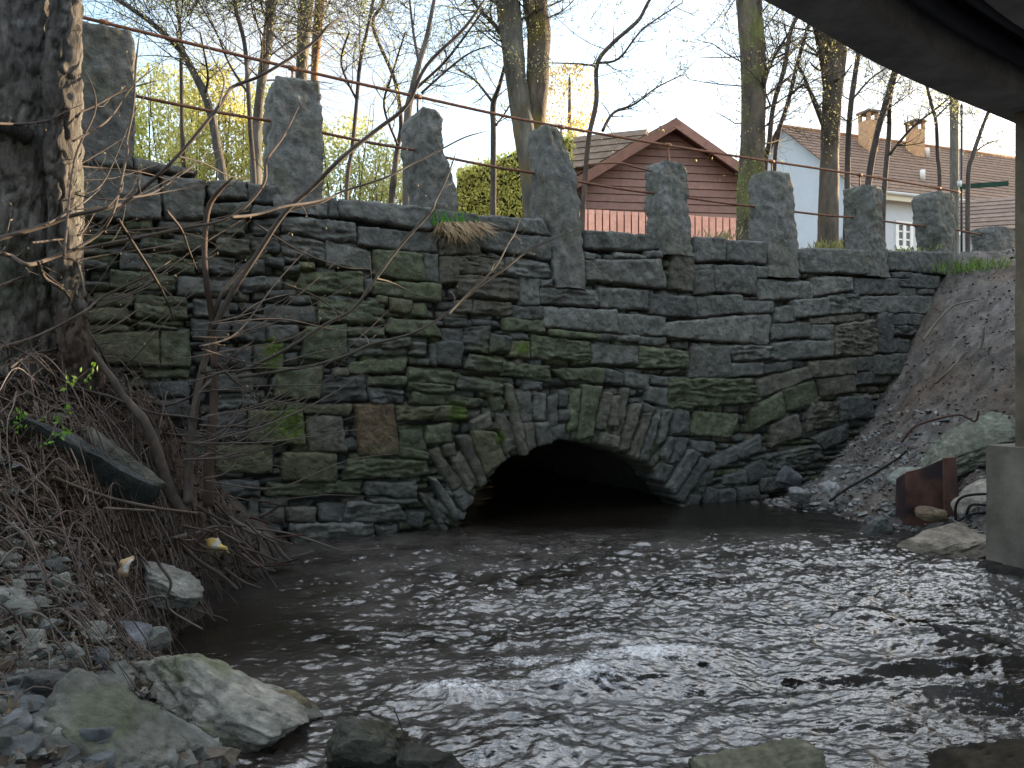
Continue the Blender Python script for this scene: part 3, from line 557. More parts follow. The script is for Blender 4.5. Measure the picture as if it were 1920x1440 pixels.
# grass tuft on the coping
gr = thing('grass_tuft', 'bright green grass tuft with hanging straw growing on the coping', 'grass', wp(855, 415, .05))
mb = MB()
for i in range(420):
    px = random.choice([random.gauss(828, 12), random.gauss(872, 13)]); b = wp(px, 418+(px-828)*.12+random.uniform(-6, 8), random.uniform(-.1, .06))
    hgt = random.uniform(.06, .15); le = Vector((random.gauss(0, .04), random.gauss(0, .04), hgt)); s = D*random.uniform(.003, .006)
    mb.add([b-s, b+s, b+le*.6+s*.7, b+le, b+le*.6-s*.7], [(0, 1, 2, 3, 4)], jit((.09, .30, .03), .4))
mb.build('green_blades', M['leaf'], gr, smooth=False)
mb = MB()
for i in range(330):
    px = random.uniform(820, 905); b = wp(px, 424+random.uniform(-4, 8), random.uniform(.03, .08)); fall = random.uniform(.04, .3)*(1-abs(px-850)/110)*(.6+.8*abs(noise.noise(Vector((px*.15, 0, 0)))))
    d = Vector((random.gauss(.02, .09), 0, random.gauss(0, .02))); s = D*.0035
    p1 = b+N*.05+UP*.02+d*.3; p2 = b+N*.07-UP*fall*.5+d; p3 = b+N*.06-UP*fall+d*1.6
    mb.add([b-s, b+s, p1+s, p1-s, p2+s, p2-s, p3], [(0, 1, 2, 3), (3, 2, 4, 5), (5, 4, 6)], jit((.75, .58, .36), .35))
mb.build('dry_straw', M['litter'], gr, smooth=False)

# -------------------------------------------------------------------- water
def perlin(x, y, seed):
    rs = np.random.RandomState(seed); perm = rs.permutation(512); perm = np.concatenate([perm, perm]); ang = rs.rand(512)*2*np.pi; gx = np.cos(ang); gy = np.sin(ang)
    xi = np.floor(x).astype(int); yi = np.floor(y).astype(int); xf = x-xi; yf = y-yi
    def g(ix, iy, fx, fy):
        h = perm[(perm[ix & 511]+iy) & 511]; return gx[h]*fx+gy[h]*fy
    u = xf*xf*xf*(xf*(xf*6-15)+10); v = yf*yf*yf*(yf*(yf*6-15)+10)
    a = g(xi, yi, xf, yf); b = g(xi+1, yi, xf-1, yf); c = g(xi, yi+1, xf, yf-1); d = g(xi+1, yi+1, xf-1, yf-1)
    return (a*(1-u)+b*u)*(1-v)+(c*(1-u)+d*u)*v
xs = np.array(sp((-30, -2.9, 14), (-2.9, 4.8, 500), (4.8, 9, 30))); ys = np.array(sp((-12, 2.7, 20), (2.7, 6, 300), (6, 9.6, 210), (9.6, 15, 70)))
X, Y = np.meshgrid(xs, ys)
calm = np.clip((8.5-Y)/1.3, .2, 1)*np.clip(1+(Y-4)*.25, 1, 1.5)*np.clip((Y-0)/1, 0, 1)
calm *= 1-.75*np.exp(-(((X+1.9)/.75)**2+((Y-4.9)/1.3)**2)); calm *= 1-.6*np.exp(-(((X-4.0)/.5)**2+((Y-7.1)/.8)**2))
wx = X+.10*perlin(X*2.1, Y*2.1, 5); wy = Y+.10*perlin(X*2.3, Y*2.3, 9)
Z = .020*perlin(wx*2.0, wy*3.4, 1)+.020*perlin(wx*5.5, wy*8, 2)+.013*(1-2*np.abs(perlin(wx*9, wy*13, 3)))+.007*(1-2*np.abs(perlin(wx*19, wy*25, 4)))+.003*perlin(wx*44, wy*50, 6)
crest = np.clip((1-2*np.abs(perlin(wx*9, wy*13, 3)))*.6+(1-2*np.abs(perlin(wx*19, wy*25, 4)))*.4-.35, 0, 1)
Z *= calm
foam_glint = .75*crest*np.clip(calm, 0, 1)*np.clip(.5+1.5*perlin(X*.9, Y*.9, 14), 0, 1)  # pale crest flecks paint in sky glints; real white water follows below
def wave(px, py, amp, lx, ly, ang=0, fo=0):
    global Z, foam_glint
    p = on_z(px, py, 0); dx, dy = X-p.x, Y-p.y; c, s = math.cos(ang), math.sin(ang); a = (dx*c+dy*s)/lx; b = (-dx*s+dy*c)/ly
    g = np.exp(-a*a-b*b); Z += amp*g; foam_glint = np.maximum(foam_glint, fo*g)
for w in [(1130, 1205, .04, .30, .14, .1, .6), (1200, 1250, .075, .46, .17, .12, 1.0), (1090, 1285, .065, .40, .14, .1, .85), (870, 1310, .05, .34, .13, 0, .8), (1000, 1255, .035, .4, .16, 0, .75), (1290, 1240, .04, .3, .14, .1, .8), (1620, 1165, .07, .22, .10, 0, .15),
          (1790, 1205, .07, .16, .10, 0, .5), (1700, 1210, .04, .25, .1, 0, .5), (1560, 1285, -.05, .5, .10, .1, 0), (1780, 1255, .055, .6, .07, .12, .25), (1790, 1300, .045, .7, .06, .08, .4), (1850, 1330, -.04, .6, .08, .1, 0),
          (1000, 1400, .03, .25, .12, 0, .5), (1650, 1340, .03, .4, .12, .1, .45), (760, 1300, .03, .2, .1, 0, .3), (890, 1030, .02, .12, .06, 0, .45), (1300, 1180, .03, .5, .2, 0, .4), (1250, 1310, -.03, .4, .1, 0, 0), (1450, 1200, .02, .5, .25, 0, .3), (930, 1360, .03, .3, .15, 0, .35)]: wave(*w)
mb = MB(); nx = len(xs)
me = bpy.data.meshes.new('stream_water'); nv = X.size
idx = np.arange(nv).reshape(X.shape); q = np.stack([idx[:-1, :-1], idx[:-1, 1:], idx[1:, 1:], idx[1:, :-1]], -1).reshape(-1, 4)
me.vertices.add(nv); me.vertices.foreach_set('co', np.stack([X, Y, Z], -1).astype(np.float32).ravel())
me.loops.add(q.size); me.loops.foreach_set('vertex_index', q.ravel().astype(np.int32)); me.polygons.add(len(q)); me.polygons.foreach_set('loop_start', np.arange(0, q.size, 4, dtype=np.int32)); me.polygons.foreach_set('loop_total', np.full(len(q), 4, dtype=np.int32))
me.polygons.foreach_set('use_smooth', [True]*len(q)); me.update(); me.validate()
at_ = me.attributes.new('foam_glint', 'FLOAT', 'POINT'); at_.data.foreach_set('value', foam_glint.astype(np.float32).ravel())
aer_sheen = np.clip((calm-.3)*1.1, 0, 1)*np.clip(.55+.9*perlin(X*1.3, Y*1.6, 21)+.5*perlin(X*5, Y*6, 22), 0, 1)  # silvery sky sheen painted into the base colour, together with aerated water
at2 = me.attributes.new('aerated_sheen', 'FLOAT', 'POINT'); at2.data.foreach_set('value', aer_sheen.astype(np.float32).ravel())
m, t, b = nt('stream_water'); L = t.links
b.inputs['Base Color'].default_value = (.007, .006, .005, 1); b.inputs['Roughness'].default_value = .10; b.inputs['IOR'].default_value = 1.85
tc = t.nodes.new('ShaderNodeTexCoord'); mp = t.nodes.new('ShaderNodeMapping'); mp.inputs['Scale'].default_value = (1, 1.5, 1); L.new(tc.outputs['Object'], mp.inputs[0])
n1 = t.nodes.new('ShaderNodeTexNoise'); n1.inputs['Scale'].default_value = 26; n1.inputs['Detail'].default_value = 5; L.new(mp.outputs[0], n1.inputs['Vector'])
bp = t.nodes.new('ShaderNodeBump'); bp.inputs['Strength'].default_value = .55; bp.inputs['Distance'].default_value = .012; L.new(n1.outputs['Fac'], bp.inputs['Height']); L.new(bp.outputs[0], b.inputs['Normal'])
aa = t.nodes.new('ShaderNodeAttribute'); aa.attribute_name = 'aerated_sheen'
cm = t.nodes.new('ShaderNodeMixRGB'); cm.inputs['Color1'].default_value = (.008, .0065, .005, 1); cm.inputs['Color2'].default_value = (.066, .060, .056, 1); L.new(aa.outputs['Fac'], cm.inputs['Fac']); L.new(cm.outputs[0], b.inputs['Base Color'])
af = t.nodes.new('ShaderNodeAttribute'); af.attribute_name = 'foam_glint'
n2 = t.nodes.new('ShaderNodeTexNoise'); n2.inputs['Scale'].default_value = 30; n2.inputs['Detail'].default_value = 10; n2.inputs['Roughness'].default_value = .8; L.new(mp.outputs[0], n2.inputs['Vector'])
ad = t.nodes.new('ShaderNodeMath'); ad.operation = 'MULTIPLY_ADD'; ad.inputs[1].default_value = .30; L.new(af.outputs['Fac'], ad.inputs[0]); L.new(n2.outputs['Fac'], ad.inputs[2])
mr = t.nodes.new('ShaderNodeMapRange'); mr.inputs['From Min'].default_value = .68; mr.inputs['From Max'].default_value = .84; mr.inputs['To Max'].default_value = .75; L.new(ad.outputs[0], mr.inputs['Value'])
fd = t.nodes.new('ShaderNodeBsdfDiffuse'); fd.inputs['Color'].default_value = (.72, .73, .75, 1)
ms = t.nodes.new('ShaderNodeMixShader'); L.new(mr.outputs[0], ms.inputs[0]); L.new(b.outputs[0], ms.inputs[1]); L.new(fd.outputs[0], ms.inputs[2]); L.new(ms.outputs[0], t.nodes['Material Output'].inputs['Surface'])
me.materials.append(m); o = bpy.data.objects.new('stream_water', me); COL.objects.link(o); o['kind'] = 'structure'

# -------------------------------------------------------------------- rocks
GR = (.19, .19, .175); RG = (.13, .14, .135); RD = (.075, .078, .08); TN = (.24, .21, .17)
def rock(label, px, py, Y, dims, rot=(0, 0, 0), col=RG, seed=1, n=14, amp=.12, cuts=7, moss=None, name='rock', group=None, dz=0):
    c = at(px, py, Y); c.z += dz
    mb = MB(); rockshape(mb, c, dims, rot, seed, col, n, amp, cuts, moss); o = mb.build(name, M['rock'])
    o.data.transform(__import__('mathutils').Matrix.Translation(-c)); o.location = c
    return tag(o, label, 'rock', group)
R = math.radians
MOSS = (MO, 3, .0)
rock('long pale boulder with green sides reaching into the water', 395, 1322, 3.55, (.52, .25, .19), (R(6), R(17), R(-14)), (.22, .217, .195), 11, 50, .13, 8, ((.12, .135, .07), 3, -.05), 'boulder')
rock('low mossy rock shelf at the tip of the long pale boulder', 545, 1335, 3.62, (.17, .12, .06), (0, R(10), 0), (.15, .13, .08), 12, 14, .12, 6)
rock('grey pointed boulder with bands of moss at the bottom left corner', 165, 1420, 2.75, (.30, .22, .17), (R(5), R(28), R(-20)), (.12, .122, .11), 33, 40, .14, 8, MOSS, 'boulder')
rock('dark angular rock just right of the pointed boulder', 330, 1425, 2.95, (.2, .16, .13), (R(10), R(20), R(30)), RG, 14, 18, .1, 8)
rock('pale half buried rock wedged between sticks at the waterline', 308, 1098, 4.75, (.21, .15, .10), (R(-8), R(14), R(-20)), (.18, .185, .175), 15, 32, .12, 8, None, 'boulder')
rock('bluish wet slab below the pale half buried rock', 205, 1195, 4.0, (.2, .14, .07), (R(12), R(8), R(10)), (.13, .14, .165), 16, 16, .12, 7)
rock('grey flat stone beside the bluish wet slab', 275, 1200, 4.1, (.11, .09, .07), (R(10), R(-8), R(40)), RG, 17, 12)
rock('flat pale stone on the left edge among rubble', 65, 1242, 3.3, (.13, .09, .04), (R(10), 0, R(5)), (.22, .23, .21), 18, 12)
rock('dark wet rock in the shallow water at the bottom middle', 700, 1405, 3.2, (.17, .12, .12), (R(10), R(12), R(20)), (.055, .055, .045), 19, 34, .16, 7, ((.06, .06, .03), 4, .1))
rock('low dark rock just breaking the water beside the wet rock', 815, 1438, 3.1, (.15, .1, .07), (0, R(8), 0), (.045, .045, .036), 20, 28, .15)
rock('olive rock showing at the bottom edge of the stream', 1425, 1452, 3.05, (.24, .16, .12), (0, 0, R(10)), (.15, .145, .10), 21, 36, .13, 8)
rock('large brown submerged rock in the bottom right corner', 1880, 1475, 3.1, (.42, .25, .22), (0, R(-14), R(-10)), (.045, .034, .02), 22, 34, .14, 8)
rock('small dark rock under the ripples at middle right', 1620, 1150, 5.2, (.16, .09, .06), (0, 0, R(5)), (.05, .05, .04), 23, 12, .1, 5, dz=-.02)
rock('black wet rock in the rapid near the right edge', 1790, 1195, 4.6, (.14, .08, .06), (0, R(10), 0), (.035, .03, .03), 24, 12, .14, 7, dz=-.01)
rock('dark triangular rock standing in calm water below the gravel', 1637, 996, 7.9, (.17, .14, .12), (0, R(-15), 0), (.11, .12, .115), 25, 14, .12, 9)
rock('flat tan slab leading into the water beside the plinth', 1790, 1020, 7.0, (.42, .3, .075), (R(8), R(-12), R(15)), (.22, .19, .155), 26, 34, .12, 7)
rock('broken pale slab with a sharp edge behind the black hoses', 1835, 938, 7.5, (.26, .22, .10), (R(20), R(-20), R(10)), (.30, .28, .25), 27, 14, .08, 9)
rock('big sloping green grey slab on the bank above the rusty steel', 1815, 838, 8.15, (.60, .34, .11), (R(30), R(-24), R(6)), (.125, .137, .11), 28, 44, .13, 8, None, 'boulder')
rock('grey slab edge left of the big sloping slab', 1700, 893, 7.9, (.16, .14, .03), (R(20), R(-30), 0), (.17, .185, .165), 29, 12)
rock('pale angular stone at the foot of the gravel beside the wall', 1495, 925, 9.3, (.14, .12, .10), (0, R(20), R(20)), (.16, .165, .17), 30, 12, .1, 9)
rock('white chipped stone low on the gravel slope', 1555, 915, 9.0, (.13, .10, .08), (R(10), R(-15), R(40)), (.24, .245, .25), 31, 12, .1, 9)
rock('dark angular stone where the gravel meets the masonry', 1480, 893, 9.9, (.2, .14, .12), (0, R(15), R(20)), (.07, .075, .085), 32, 12, .1, 9)
rock('tan stone lying at the foot of the rusty steel', 1745, 965, 7.5, (.13, .1, .07), (0, R(8), 0), (.17, .13, .09), 34, 12)
# long leaning slabs on the left bank
def slab(label, a, b, wv, th, col, seed):
    c = (a+b)/2; ax = (b-a)/2; p = {}
    ups = ax.cross(wv).normalized()*th
    if ups.z < 0: ups = -ups
    for i in (0, 1):
        for j in (0, 1):
            for k in (0, 1): p[(i, j, k)] = c+ax*(2*i-1)*(1 if j else .9)+wv*(j-.5)*2*(.75 if i else 1)+ups*(k-.5)*2
    mb = MB(); hexa(mb, p, (44, 16, 8), .09, 3.6, .12, colf=lambda v: tuple(x*(1+.4*fbm(v, 5, 4)) for x in col), seed=seed, facet=.5); o = mb.build('leaning_slab', M['rock']); tag(o, label, 'rock')
slab('upper leaning grey slab running down the left bank to the shrub', at(70, 775, 4.6), at(285, 915, 5.05), Vector((.05, .10, .0)), .05, (.085, .09, .08), 3)
slab('lower leaning slab coloured dark as a shaded recess under the upper grey slab on the left bank', at(45, 825, 4.4), at(240, 930, 4.8), Vector((.09, .16, -.08)), .14, (.04, .047, .05), 5)  # dark colour stands in for the shade below the ledge
# rubble of the left bank (larger loose stones are things, the small ones one mass)
rs = random.Random(5); k = 0
for i in range(110):
    px, py = rs.uniform(0, 330), 1440-250*rs.random()**1.3
    Yg = lerp(3.9, 2.5, (py-1180)/260)+rs.uniform(-.1, .1)
    p = at(px, py, Yg); z = Hz(p.x, p.y)
    if z < .03 or 215 < px+0*py and py > 1240 and px > 215 and py < 1400: continue
    s = rs.uniform(.03, .085); mb = MB(); c = Vector((p.x, p.y, z+s*.15))
    rockshape(mb, c, (s*rs.uniform(.8, 1.5), s*rs.uniform(.8, 1.2), s*rs.uniform(.35, .75)), (rs.uniform(-.4, .4), rs.uniform(-.4, .4), rs.uniform(0, 6)), 100+i, jit(rs.choice([RG, (.14, .148, .14), RD, (.10, .11, .12)]), .25), 8, .1, 8)
    o = mb.build('loose_stone', M['rock']); tag(o, 'loose angular grey stone among the rubble in the lower left corner', 'stone', 'loose angular stones of the lower left rubble')
def pebbles(name, n, region, smin, smax, colf, seed):
    rs = random.Random(seed); mb = MB()
    for i in range(n):
        q = region(rs)
        if q is None: continue
        x, y = q; z = Hz(x, y)
        s = rs.uniform(smin, smax)*(1 if rs.random() < .8 else 1.6)
        base = [(-1, -1, -.5), (1, -1, -.5), (1, 1, -.5), (-1, 1, -.5), (-.7, -.7, .5), (.8, -.6, .6), (.6, .8, .4), (-.8, .6, .5)]
        E = __import__('mathutils').Euler((rs.uniform(-.6, .6), rs.uniform(-.6, .6), rs.uniform(0, 6.3))).to_matrix()
        dm = (rs.uniform(.7, 1.5), rs.uniform(.6, 1), rs.uniform(.3, .9))
        vs = [E@Vector((a*s*dm[0]*rs.uniform(.6, 1.1), b*s*dm[1]*rs.uniform(.6, 1.1), c*s*dm[2]*rs.uniform(.7, 1.3)))+Vector((x, y, z+s*.15)) for a, b, c in base]
        mb.add(vs, [(0, 3, 2, 1), (4, 5, 6, 7), (0, 1, 5, 4), (1, 2, 6, 5), (2, 3, 7, 6), (3, 0, 4, 7)], colf(rs, x, y))
    o = mb.build(name, M['rock'], smooth=False); o['kind'] = 'stuff'; tag(o, None, 'gravel'); return o
def reg_left(rs):
    px, py = rs.uniform(-40, 420), rs.uniform(1190, 1440); Yg = lerp(4.0, 2.4, (py-1190)/250)+rs.uniform(-.2, .2); p = at(px, py, Yg)
    return (p.x, p.y) if Hz(p.x, p.y) > -.05 else None
def reg_right(rs):
    x = rs.uniform(3, 6.5); y = rs.uniform(6.6, 11.2); z = Hz(x, y)
    if z < -.06: return None
    if rs.random() > (1.05-z*.8): return None
    return (x, y)
pebbles('left_gravel', 2600, reg_left, .008, .035, lambda r, x, y: jit(r.choice([(.15, .155, .145), (.12, .125, .12), (.2, .2, .185), (.12, .10, .08)]), .3), 8)['label'] = 'small grey gravel between the boulders of the left bank'
pebbles('right_gravel', 5200, reg_right, .012, .04, lambda r, x, y: jit(r.choice([(.16, .165, .17), (.12, .125, .135), (.2, .205, .2), (.11, .10, .09)]), .3), 9)['label'] = 'loose grey gravel slipping down the right bank to the water'
# leaf litter and fine twigs
def litter(name, n, region, seed, cols, smin, smax, label):
    rs = random.Random(seed); mb = MB()
    for i in range(n):
        q = region(rs)
        if q is None: continue
        x, y = q; z = Hz(x, y)+.01; s = rs.uniform(smin, smax)
        E = __import__('mathutils').Euler((rs.uniform(-.9, .9), rs.uniform(-.9, .9), rs.uniform(0, 6.3))).to_matrix()
        vs = [E@Vector(v)*s+Vector((x, y, z)) for v in ((-1, 0, 0), (-.2, -.55, .25), (1, 0, .1), (-.1, .5, .3))]
        mb.add(vs, [(0, 1, 2, 3)], jit(rs.choice(cols), .35))
    o = mb.build(name, M['litter'], smooth=False); o['kind'] = 'stuff'; tag(o, label, 'leaves')
def reg_ll(rs):
    px, py = rs.uniform(-60, 480), rs.uniform(700, 1180); Yg = lerp(5.6, 3.3, (py-700)/480)+rs.uniform(-.5, .5)+px*.0016; p = at(px, py, Yg)
    return (p.x, p.y) if Hz(p.x, p.y) > .03 else None
def reg_rr(rs):
    x = rs.uniform(4.4, 9); y = rs.uniform(6, 12); return (x, y) if Hz(x, y) > .5 else None
litter('left_leaf_litter', 9000, reg_ll, 3, [(.11, .075, .05), (.15, .11, .075), (.08, .055, .045), (.17, .135, .1)], .015, .04, 'brown dead leaves and debris covering the left bank')
litter('right_leaf_litter', 2200, reg_rr, 4, [(.13, .08, .05), (.10, .07, .05), (.17, .13, .1)], .015, .04, 'brown dead leaves scattered on the right bank')
rs = random.Random(21); mb = MB()
for i in range(1100):
    q = reg_ll(rs)
    if q is None: continue
    x, y = q; L_ = rs.uniform(.1, .5); a = rs.gauss(-.5, .9); dx, dy = math.cos(a), math.sin(a); pts = []
    nn = 5; x1, y1 = x, y
    for k in range(nn):
        pts.append(Vector((x1, y1, Hz(x1, y1)+rs.uniform(.0, .08)))); a += rs.uniform(-.5, .5); x1 += math.cos(a)*L_/nn; y1 += math.sin(a)*L_/nn
    r = rs.uniform(.002, .006); tube(mb, catmull(pts, 2), list(np.linspace(r, r*.5, 9)), 4, jit(rs.choice([(.16, .135, .115), (.12, .095, .08), (.21, .18, .155)]), .25), cap=False)
for i in range(230):
    q = reg_ll(rs)
    if q is None: continue
    x, y = q
    if Hz(x, y) < .3: continue
    L_ = rs.uniform(.3, .9); a = rs.gauss(-.6, 1.3); pts = []; h0 = rs.uniform(.0, .1); arch_ = rs.uniform(.03, .28)
    for k in range(6):
        pts.append(Vector((x, y, Hz(x, y)+h0+arch_*math.sin(math.pi*k/5)+rs.uniform(-.01, .02)))); a += rs.uniform(-.35, .35); x += math.cos(a)*L_/6; y += math.sin(a)*L_/6
    r = rs.uniform(.002, .006); c_ = jit(rs.choice([(.20, .175, .165), (.25, .22, .21), (.15, .12, .11), (.17, .125, .12)]), .25); C_ = catmull(pts, 3); tube(mb, C_, list(np.linspace(r, r*.4, len(C_))), 4, c_, cap=False)
    if rs.random() < .6:
        k = rs.randint(4, 10); d_ = Vector((rs.gauss(0, .12), rs.gauss(0, .12), rs.uniform(.02, .2))); tube(mb, [C_[k], C_[k]+d_*.6, C_[k]+d_*1.1+Vector((rs.gauss(0, .03), 0, rs.gauss(0, .03)))], [r*.6, r*.5, r*.3], 3, c_, cap=False)
for i in range(90):
    q = reg_rr(rs)
    if q is None: continue
    x, y = q; a = rs.uniform(0, 6); L_ = rs.uniform(.1, .4)
    pts = [Vector((x+math.cos(a)*L_*s, y+math.sin(a)*L_*s, Hz(x, y)+.02+s*rs.uniform(0, .12))) for s in (0, .5, 1)]
    tube(mb, pts, [.005, .004, .002], 4, jit((.2, .18, .16), .25), cap=False)
o = mb.build('fine_twig_litter', M['twig']); o['kind'] = 'stuff'; tag(o, 'fine dead twigs strewn over both banks', 'twigs')

# sticks that stand out
def poly(pts, Y0, Y1, jy=.0, seed=0):
    n = len(pts); out = []
    for i, (x, y) in enumerate(pts):
        Yk = lerp(Y0, Y1, i/(n-1))+jy*noise.noise(Vector((i*.7, seed, 2))); out.append(at(x, y, Yk))
    return out
def stick(label, pts, Y0, Y1, w0, w1, col, name='fallen_branch', cat='branch', group=None, sides=7):
    P = catmull(poly(pts, Y0, Y1, .1, len(label)), 5); n = len(P); mb = MB()
    rad = [lerp(w0, w1, i/(n-1))/2*P[i].y/F*(1+.12*noise.noise(P[i]*20)) for i in range(n)]
    tube(mb, P, rad, sides, colf=lambda v: tuple(x*(1+.35*fbm(v, 12, 3)) for x in col)); o = mb.build(name, M['twig']); return tag(o, label, cat, group)
SB = (.15, .125, .105); SG = (.19, .17, .15); SR = (.105, .06, .05)
stick('grey bent driftwood log curving left of the pale half buried rock', [(92, 1072), (130, 1057), (170, 1055), (215, 1062)], 4.0, 4.3, 15, 12, (.14, .13, .11))
stick('stout pale driftwood pole sloping down to the water at the wall foot', [(382, 925), (420, 965), (470, 995), (505, 1008), (530, 1040), (548, 1055)], 5.9, 6.4, 12, 7, SG)
stick('long brown stick from the left slope to the driftwood heap', [(100, 895), (150, 915), (210, 935), (290, 952), (335, 958), (370, 962)], 4.2, 5.0, 8, 5, SB)
stick('straight pale stick lying below the long brown stick', [(195, 953), (240, 955), (290, 958)], 4.4, 4.8, 5, 4, SG)
stick('forked dark stick lying at the left edge above the rubble', [(0, 920), (25, 960), (60, 985), (110, 1003), (150, 1012)], 3.6, 4.1, 8, 4, SB)
stick('short white split stick standing at the left edge', [(23, 980), (45, 1005), (65, 1030)], 3.6, 3.65, 6, 5, (.36, .34, .30))
stick('thin pale stick across the pale half buried rock', [(285, 1030), (300, 1060), (320, 1090), (315, 1115)], 4.5, 4.55, 6, 5, SB)
stick('arched twig over the stones below the pale half buried rock', [(180, 1120), (240, 1130), (305, 1118), (320, 1145), (380, 1180)], 4.3, 4.6, 6, 4, SG)
stick('white broken twig leaning on the long pale boulder', [(228, 1232), (215, 1250), (203, 1275)], 3.5, 3.5, 6, 5, (.34, .32, .29))
stick('upright weathered stake beside the pointed boulder', [(56, 1310), (64, 1360), (70, 1440)], 2.7, 2.65, 10, 8, (.22, .21, .19))
stick('leaning grey stake in the bottom left corner', [(100, 1380), (85, 1420), (70, 1470)], 2.6, 2.5, 10, 11, (.20, .19, .17))
stick('thick pale branch stub pointing at the yellow wrapper', [(285, 1030), (315, 1015), (350, 1003)], 5.1, 5.2, 12, 10, SG)
stick('long thin stick reaching from the driftwood into the stream', [(470, 990), (530, 998), (590, 1015), (640, 1032), (665, 1032), (715, 1028)], 6.2, 6.9, 4, 3, SG)
stick('short forked twig lying at the foot of the light slab', [(545, 1045), (565, 1040), (588, 1033)], 6.7, 6.8, 4, 2, SG)
stick('brown stick running from under the shrub toward the water', [(330, 1010), (370, 1050), (410, 1075), (445, 1105)], 5.3, 5.6, 9, 7, SB)
stick('dark stick dipping into the water past the pale half buried rock', [(420, 1065), (455, 1090), (490, 1103)], 5.6, 5.7, 6, 3, SB)
stick('grey stick across the driftwood heap at the wall corner', [(390, 985), (430, 1000), (480, 1040), (500, 1075)], 5.9, 6.1, 9, 6, (.13, .11, .10))
stick('red brown root running along the gravel above the sloping slab', [(1690, 830), (1715, 800), (1760, 785), (1800, 778), (1828, 790), (1835, 770)], 8.3, 8.0, 5, 4, SR, 'root', 'root')
stick('black cable trailing down the gravel slope to the water', [(1555, 940), (1590, 915), (1630, 893), (1680, 862), (1700, 845)], 8.9, 8.7, 5, 4, (.025, .022, .022), 'cable', 'cable')
stick('white forked twig sticking out of the right bank', [(1835, 655), (1842, 640), (1845, 612)], 9.2, 9.1, 6, 4, (.33, .31, .28))
stick('pale dead stem lying on the right bank near the wall end', [(1730, 640), (1760, 600), (1790, 572), (1835, 562)], 9.9, 9.8, 5, 3, (.26, .24, .21))
stick('thin dry stem rising across the right bank', [(1760, 712), (1785, 690), (1805, 665), (1815, 660)], 9.2, 9.1, 4, 3, (.26, .24, .21))
stick('thin upright twig against the gravel slope', [(1655, 915), (1668, 885), (1675, 868)], 8.4, 8.4, 4, 2, (.3, .3, .28))
stick('thin dead reed beside the dark wet rock in the shallows', [(775, 1415), (755, 1370), (738, 1325)], 3.2, 3.1, 3, 2, (.1, .04, .035))
rs = random.Random(77)
for i in range(46):
    px = rs.uniform(300, 500); py = lerp(930, 1070, rs.random()); Yg = 5.1+(px-300)*.005+rs.uniform(-.3, .3); a = rs.gauss(.6, .7); ln = rs.uniform(40, 110)
    pts = [(px, py), (px+math.cos(a)*ln*.5+rs.uniform(-6, 6), py+math.sin(a)*ln*.5+rs.uniform(-8, 8)), (px+math.cos(a)*ln, py+math.sin(a)*ln*.8)]
    stick('thin dead stick in the tangled driftwood heap under the shrub', pts, Yg, Yg+rs.uniform(-.1, .3), rs.uniform(4, 8), 3, jit(rs.choice([SB, SG, SR, (.12, .09, .085)]), .25), 'driftwood_stick', 'stick', 'sticks of the driftwood heap under the shrub', 5)
# litter pieces
def crumple(name, label, cat, pts, Y, col, seed, th=.02):
    P = [at(x, y, Y) for x, y in pts]; c = sum(P, Vector())/len(P); mb = MB(); n = 10; vs = []; fs = []; cs = []
    for side in (0, 1):
        for i in range(n+1):
            for j in range(n+1):
                a, b = i/n, j/n; p = (P[0]*(1-a)+P[1]*a)*(1-b)+(P[3]*(1-a)+P[2]*a)*b
                p = p+noise.noise_vector(p*24+Vector((seed, 0, 0)))*.02+Vector((0, -1, 0))*th*(1-2*side)*math.sin(math.pi*a)*math.sin(math.pi*b); vs.append(p); k = noise.noise(p*18); cs.append(tuple(x*(1+.3*k) if k < .35 else .6 for x in col))
    m1 = (n+1)**2
    for s in (0, 1):
        for i in range(n):
            for j in range(n):
                a = s*m1+i*(n+1)+j; f = (a, a+1, a+n+2, a+n+1); fs.append(f if s else f[::-1])
    mb.add(vs, fs, cs); o = mb.build(name, M['cloth']); tag(o, label, cat)
crumple('wrapper', 'crumpled yellow and white wrapper caught in the driftwood', 'wrapper', [(384, 1010), (408, 1008), (434, 1036), (388, 1032)], 5.55, (.50, .36, .12), 3, .035)
crumple('split_wood', 'tan split wood chip standing beside the pale half buried rock', 'wood chip', [(228, 1048), (252, 1044), (240, 1082), (220, 1078)], 4.3, (.42, .30, .17), 8, .02)

# ------------------------------------------------------------- foreground tree
BK = (.125, .11, .095); BK2 = (.16, .135, .11)
big = thing('large_tree', 'large rough barked tree trunk on the left bank in front of the wall', 'tree', at(60, 740, 5.2))
def bigcol(v):
    k = .5+.5*noise.fractal(v*3, .8, 2, 4)+.6*noise.noise(Vector((v.x*20, v.y*20, v.z*9))); c = tuple(lerp(a, b, min(1, max(0, k))) for a, b in zip((.095, .088, .082), (.24, .228, .212)))
    g = min(1, max(0, noise.fractal(v*2+Vector((4, 0, 0)), .8, 2, 4)*1.4+(.35 if v.z < 2.35 else -.25))); 
    c = tuple(lerp(a, b, g*.75) for a, b in zip(c, (.085, .095, .07)))
    if noise.noise(v*13) > .5 and v.z > 1.7: c = tuple(lerp(a, b, .5) for a, b in zip(c, (.26, .29, .28)))
    return c
P = catmull([at(20, 800, 5.2), at(25, 650, 5.2), at(22, 420, 5.15), at(15, 200, 5.1), at(5, 0, 5.05), at(-10, -300, 5.0), at(-60, -700, 5.1), at(-80, -1300, 5.2)], 42)
n = len(P); wpx = np.interp(np.linspace(0, 1, n), [0, .14, .4, .55, .72, 1], [250, 235, 235, 245, 240, 110])
mb = MB(); tube(mb, P, [w/2*5.2/F for w in wpx], 170, rough=.10, colf=bigcol); mb.build('trunk', M['bigbark'], big)
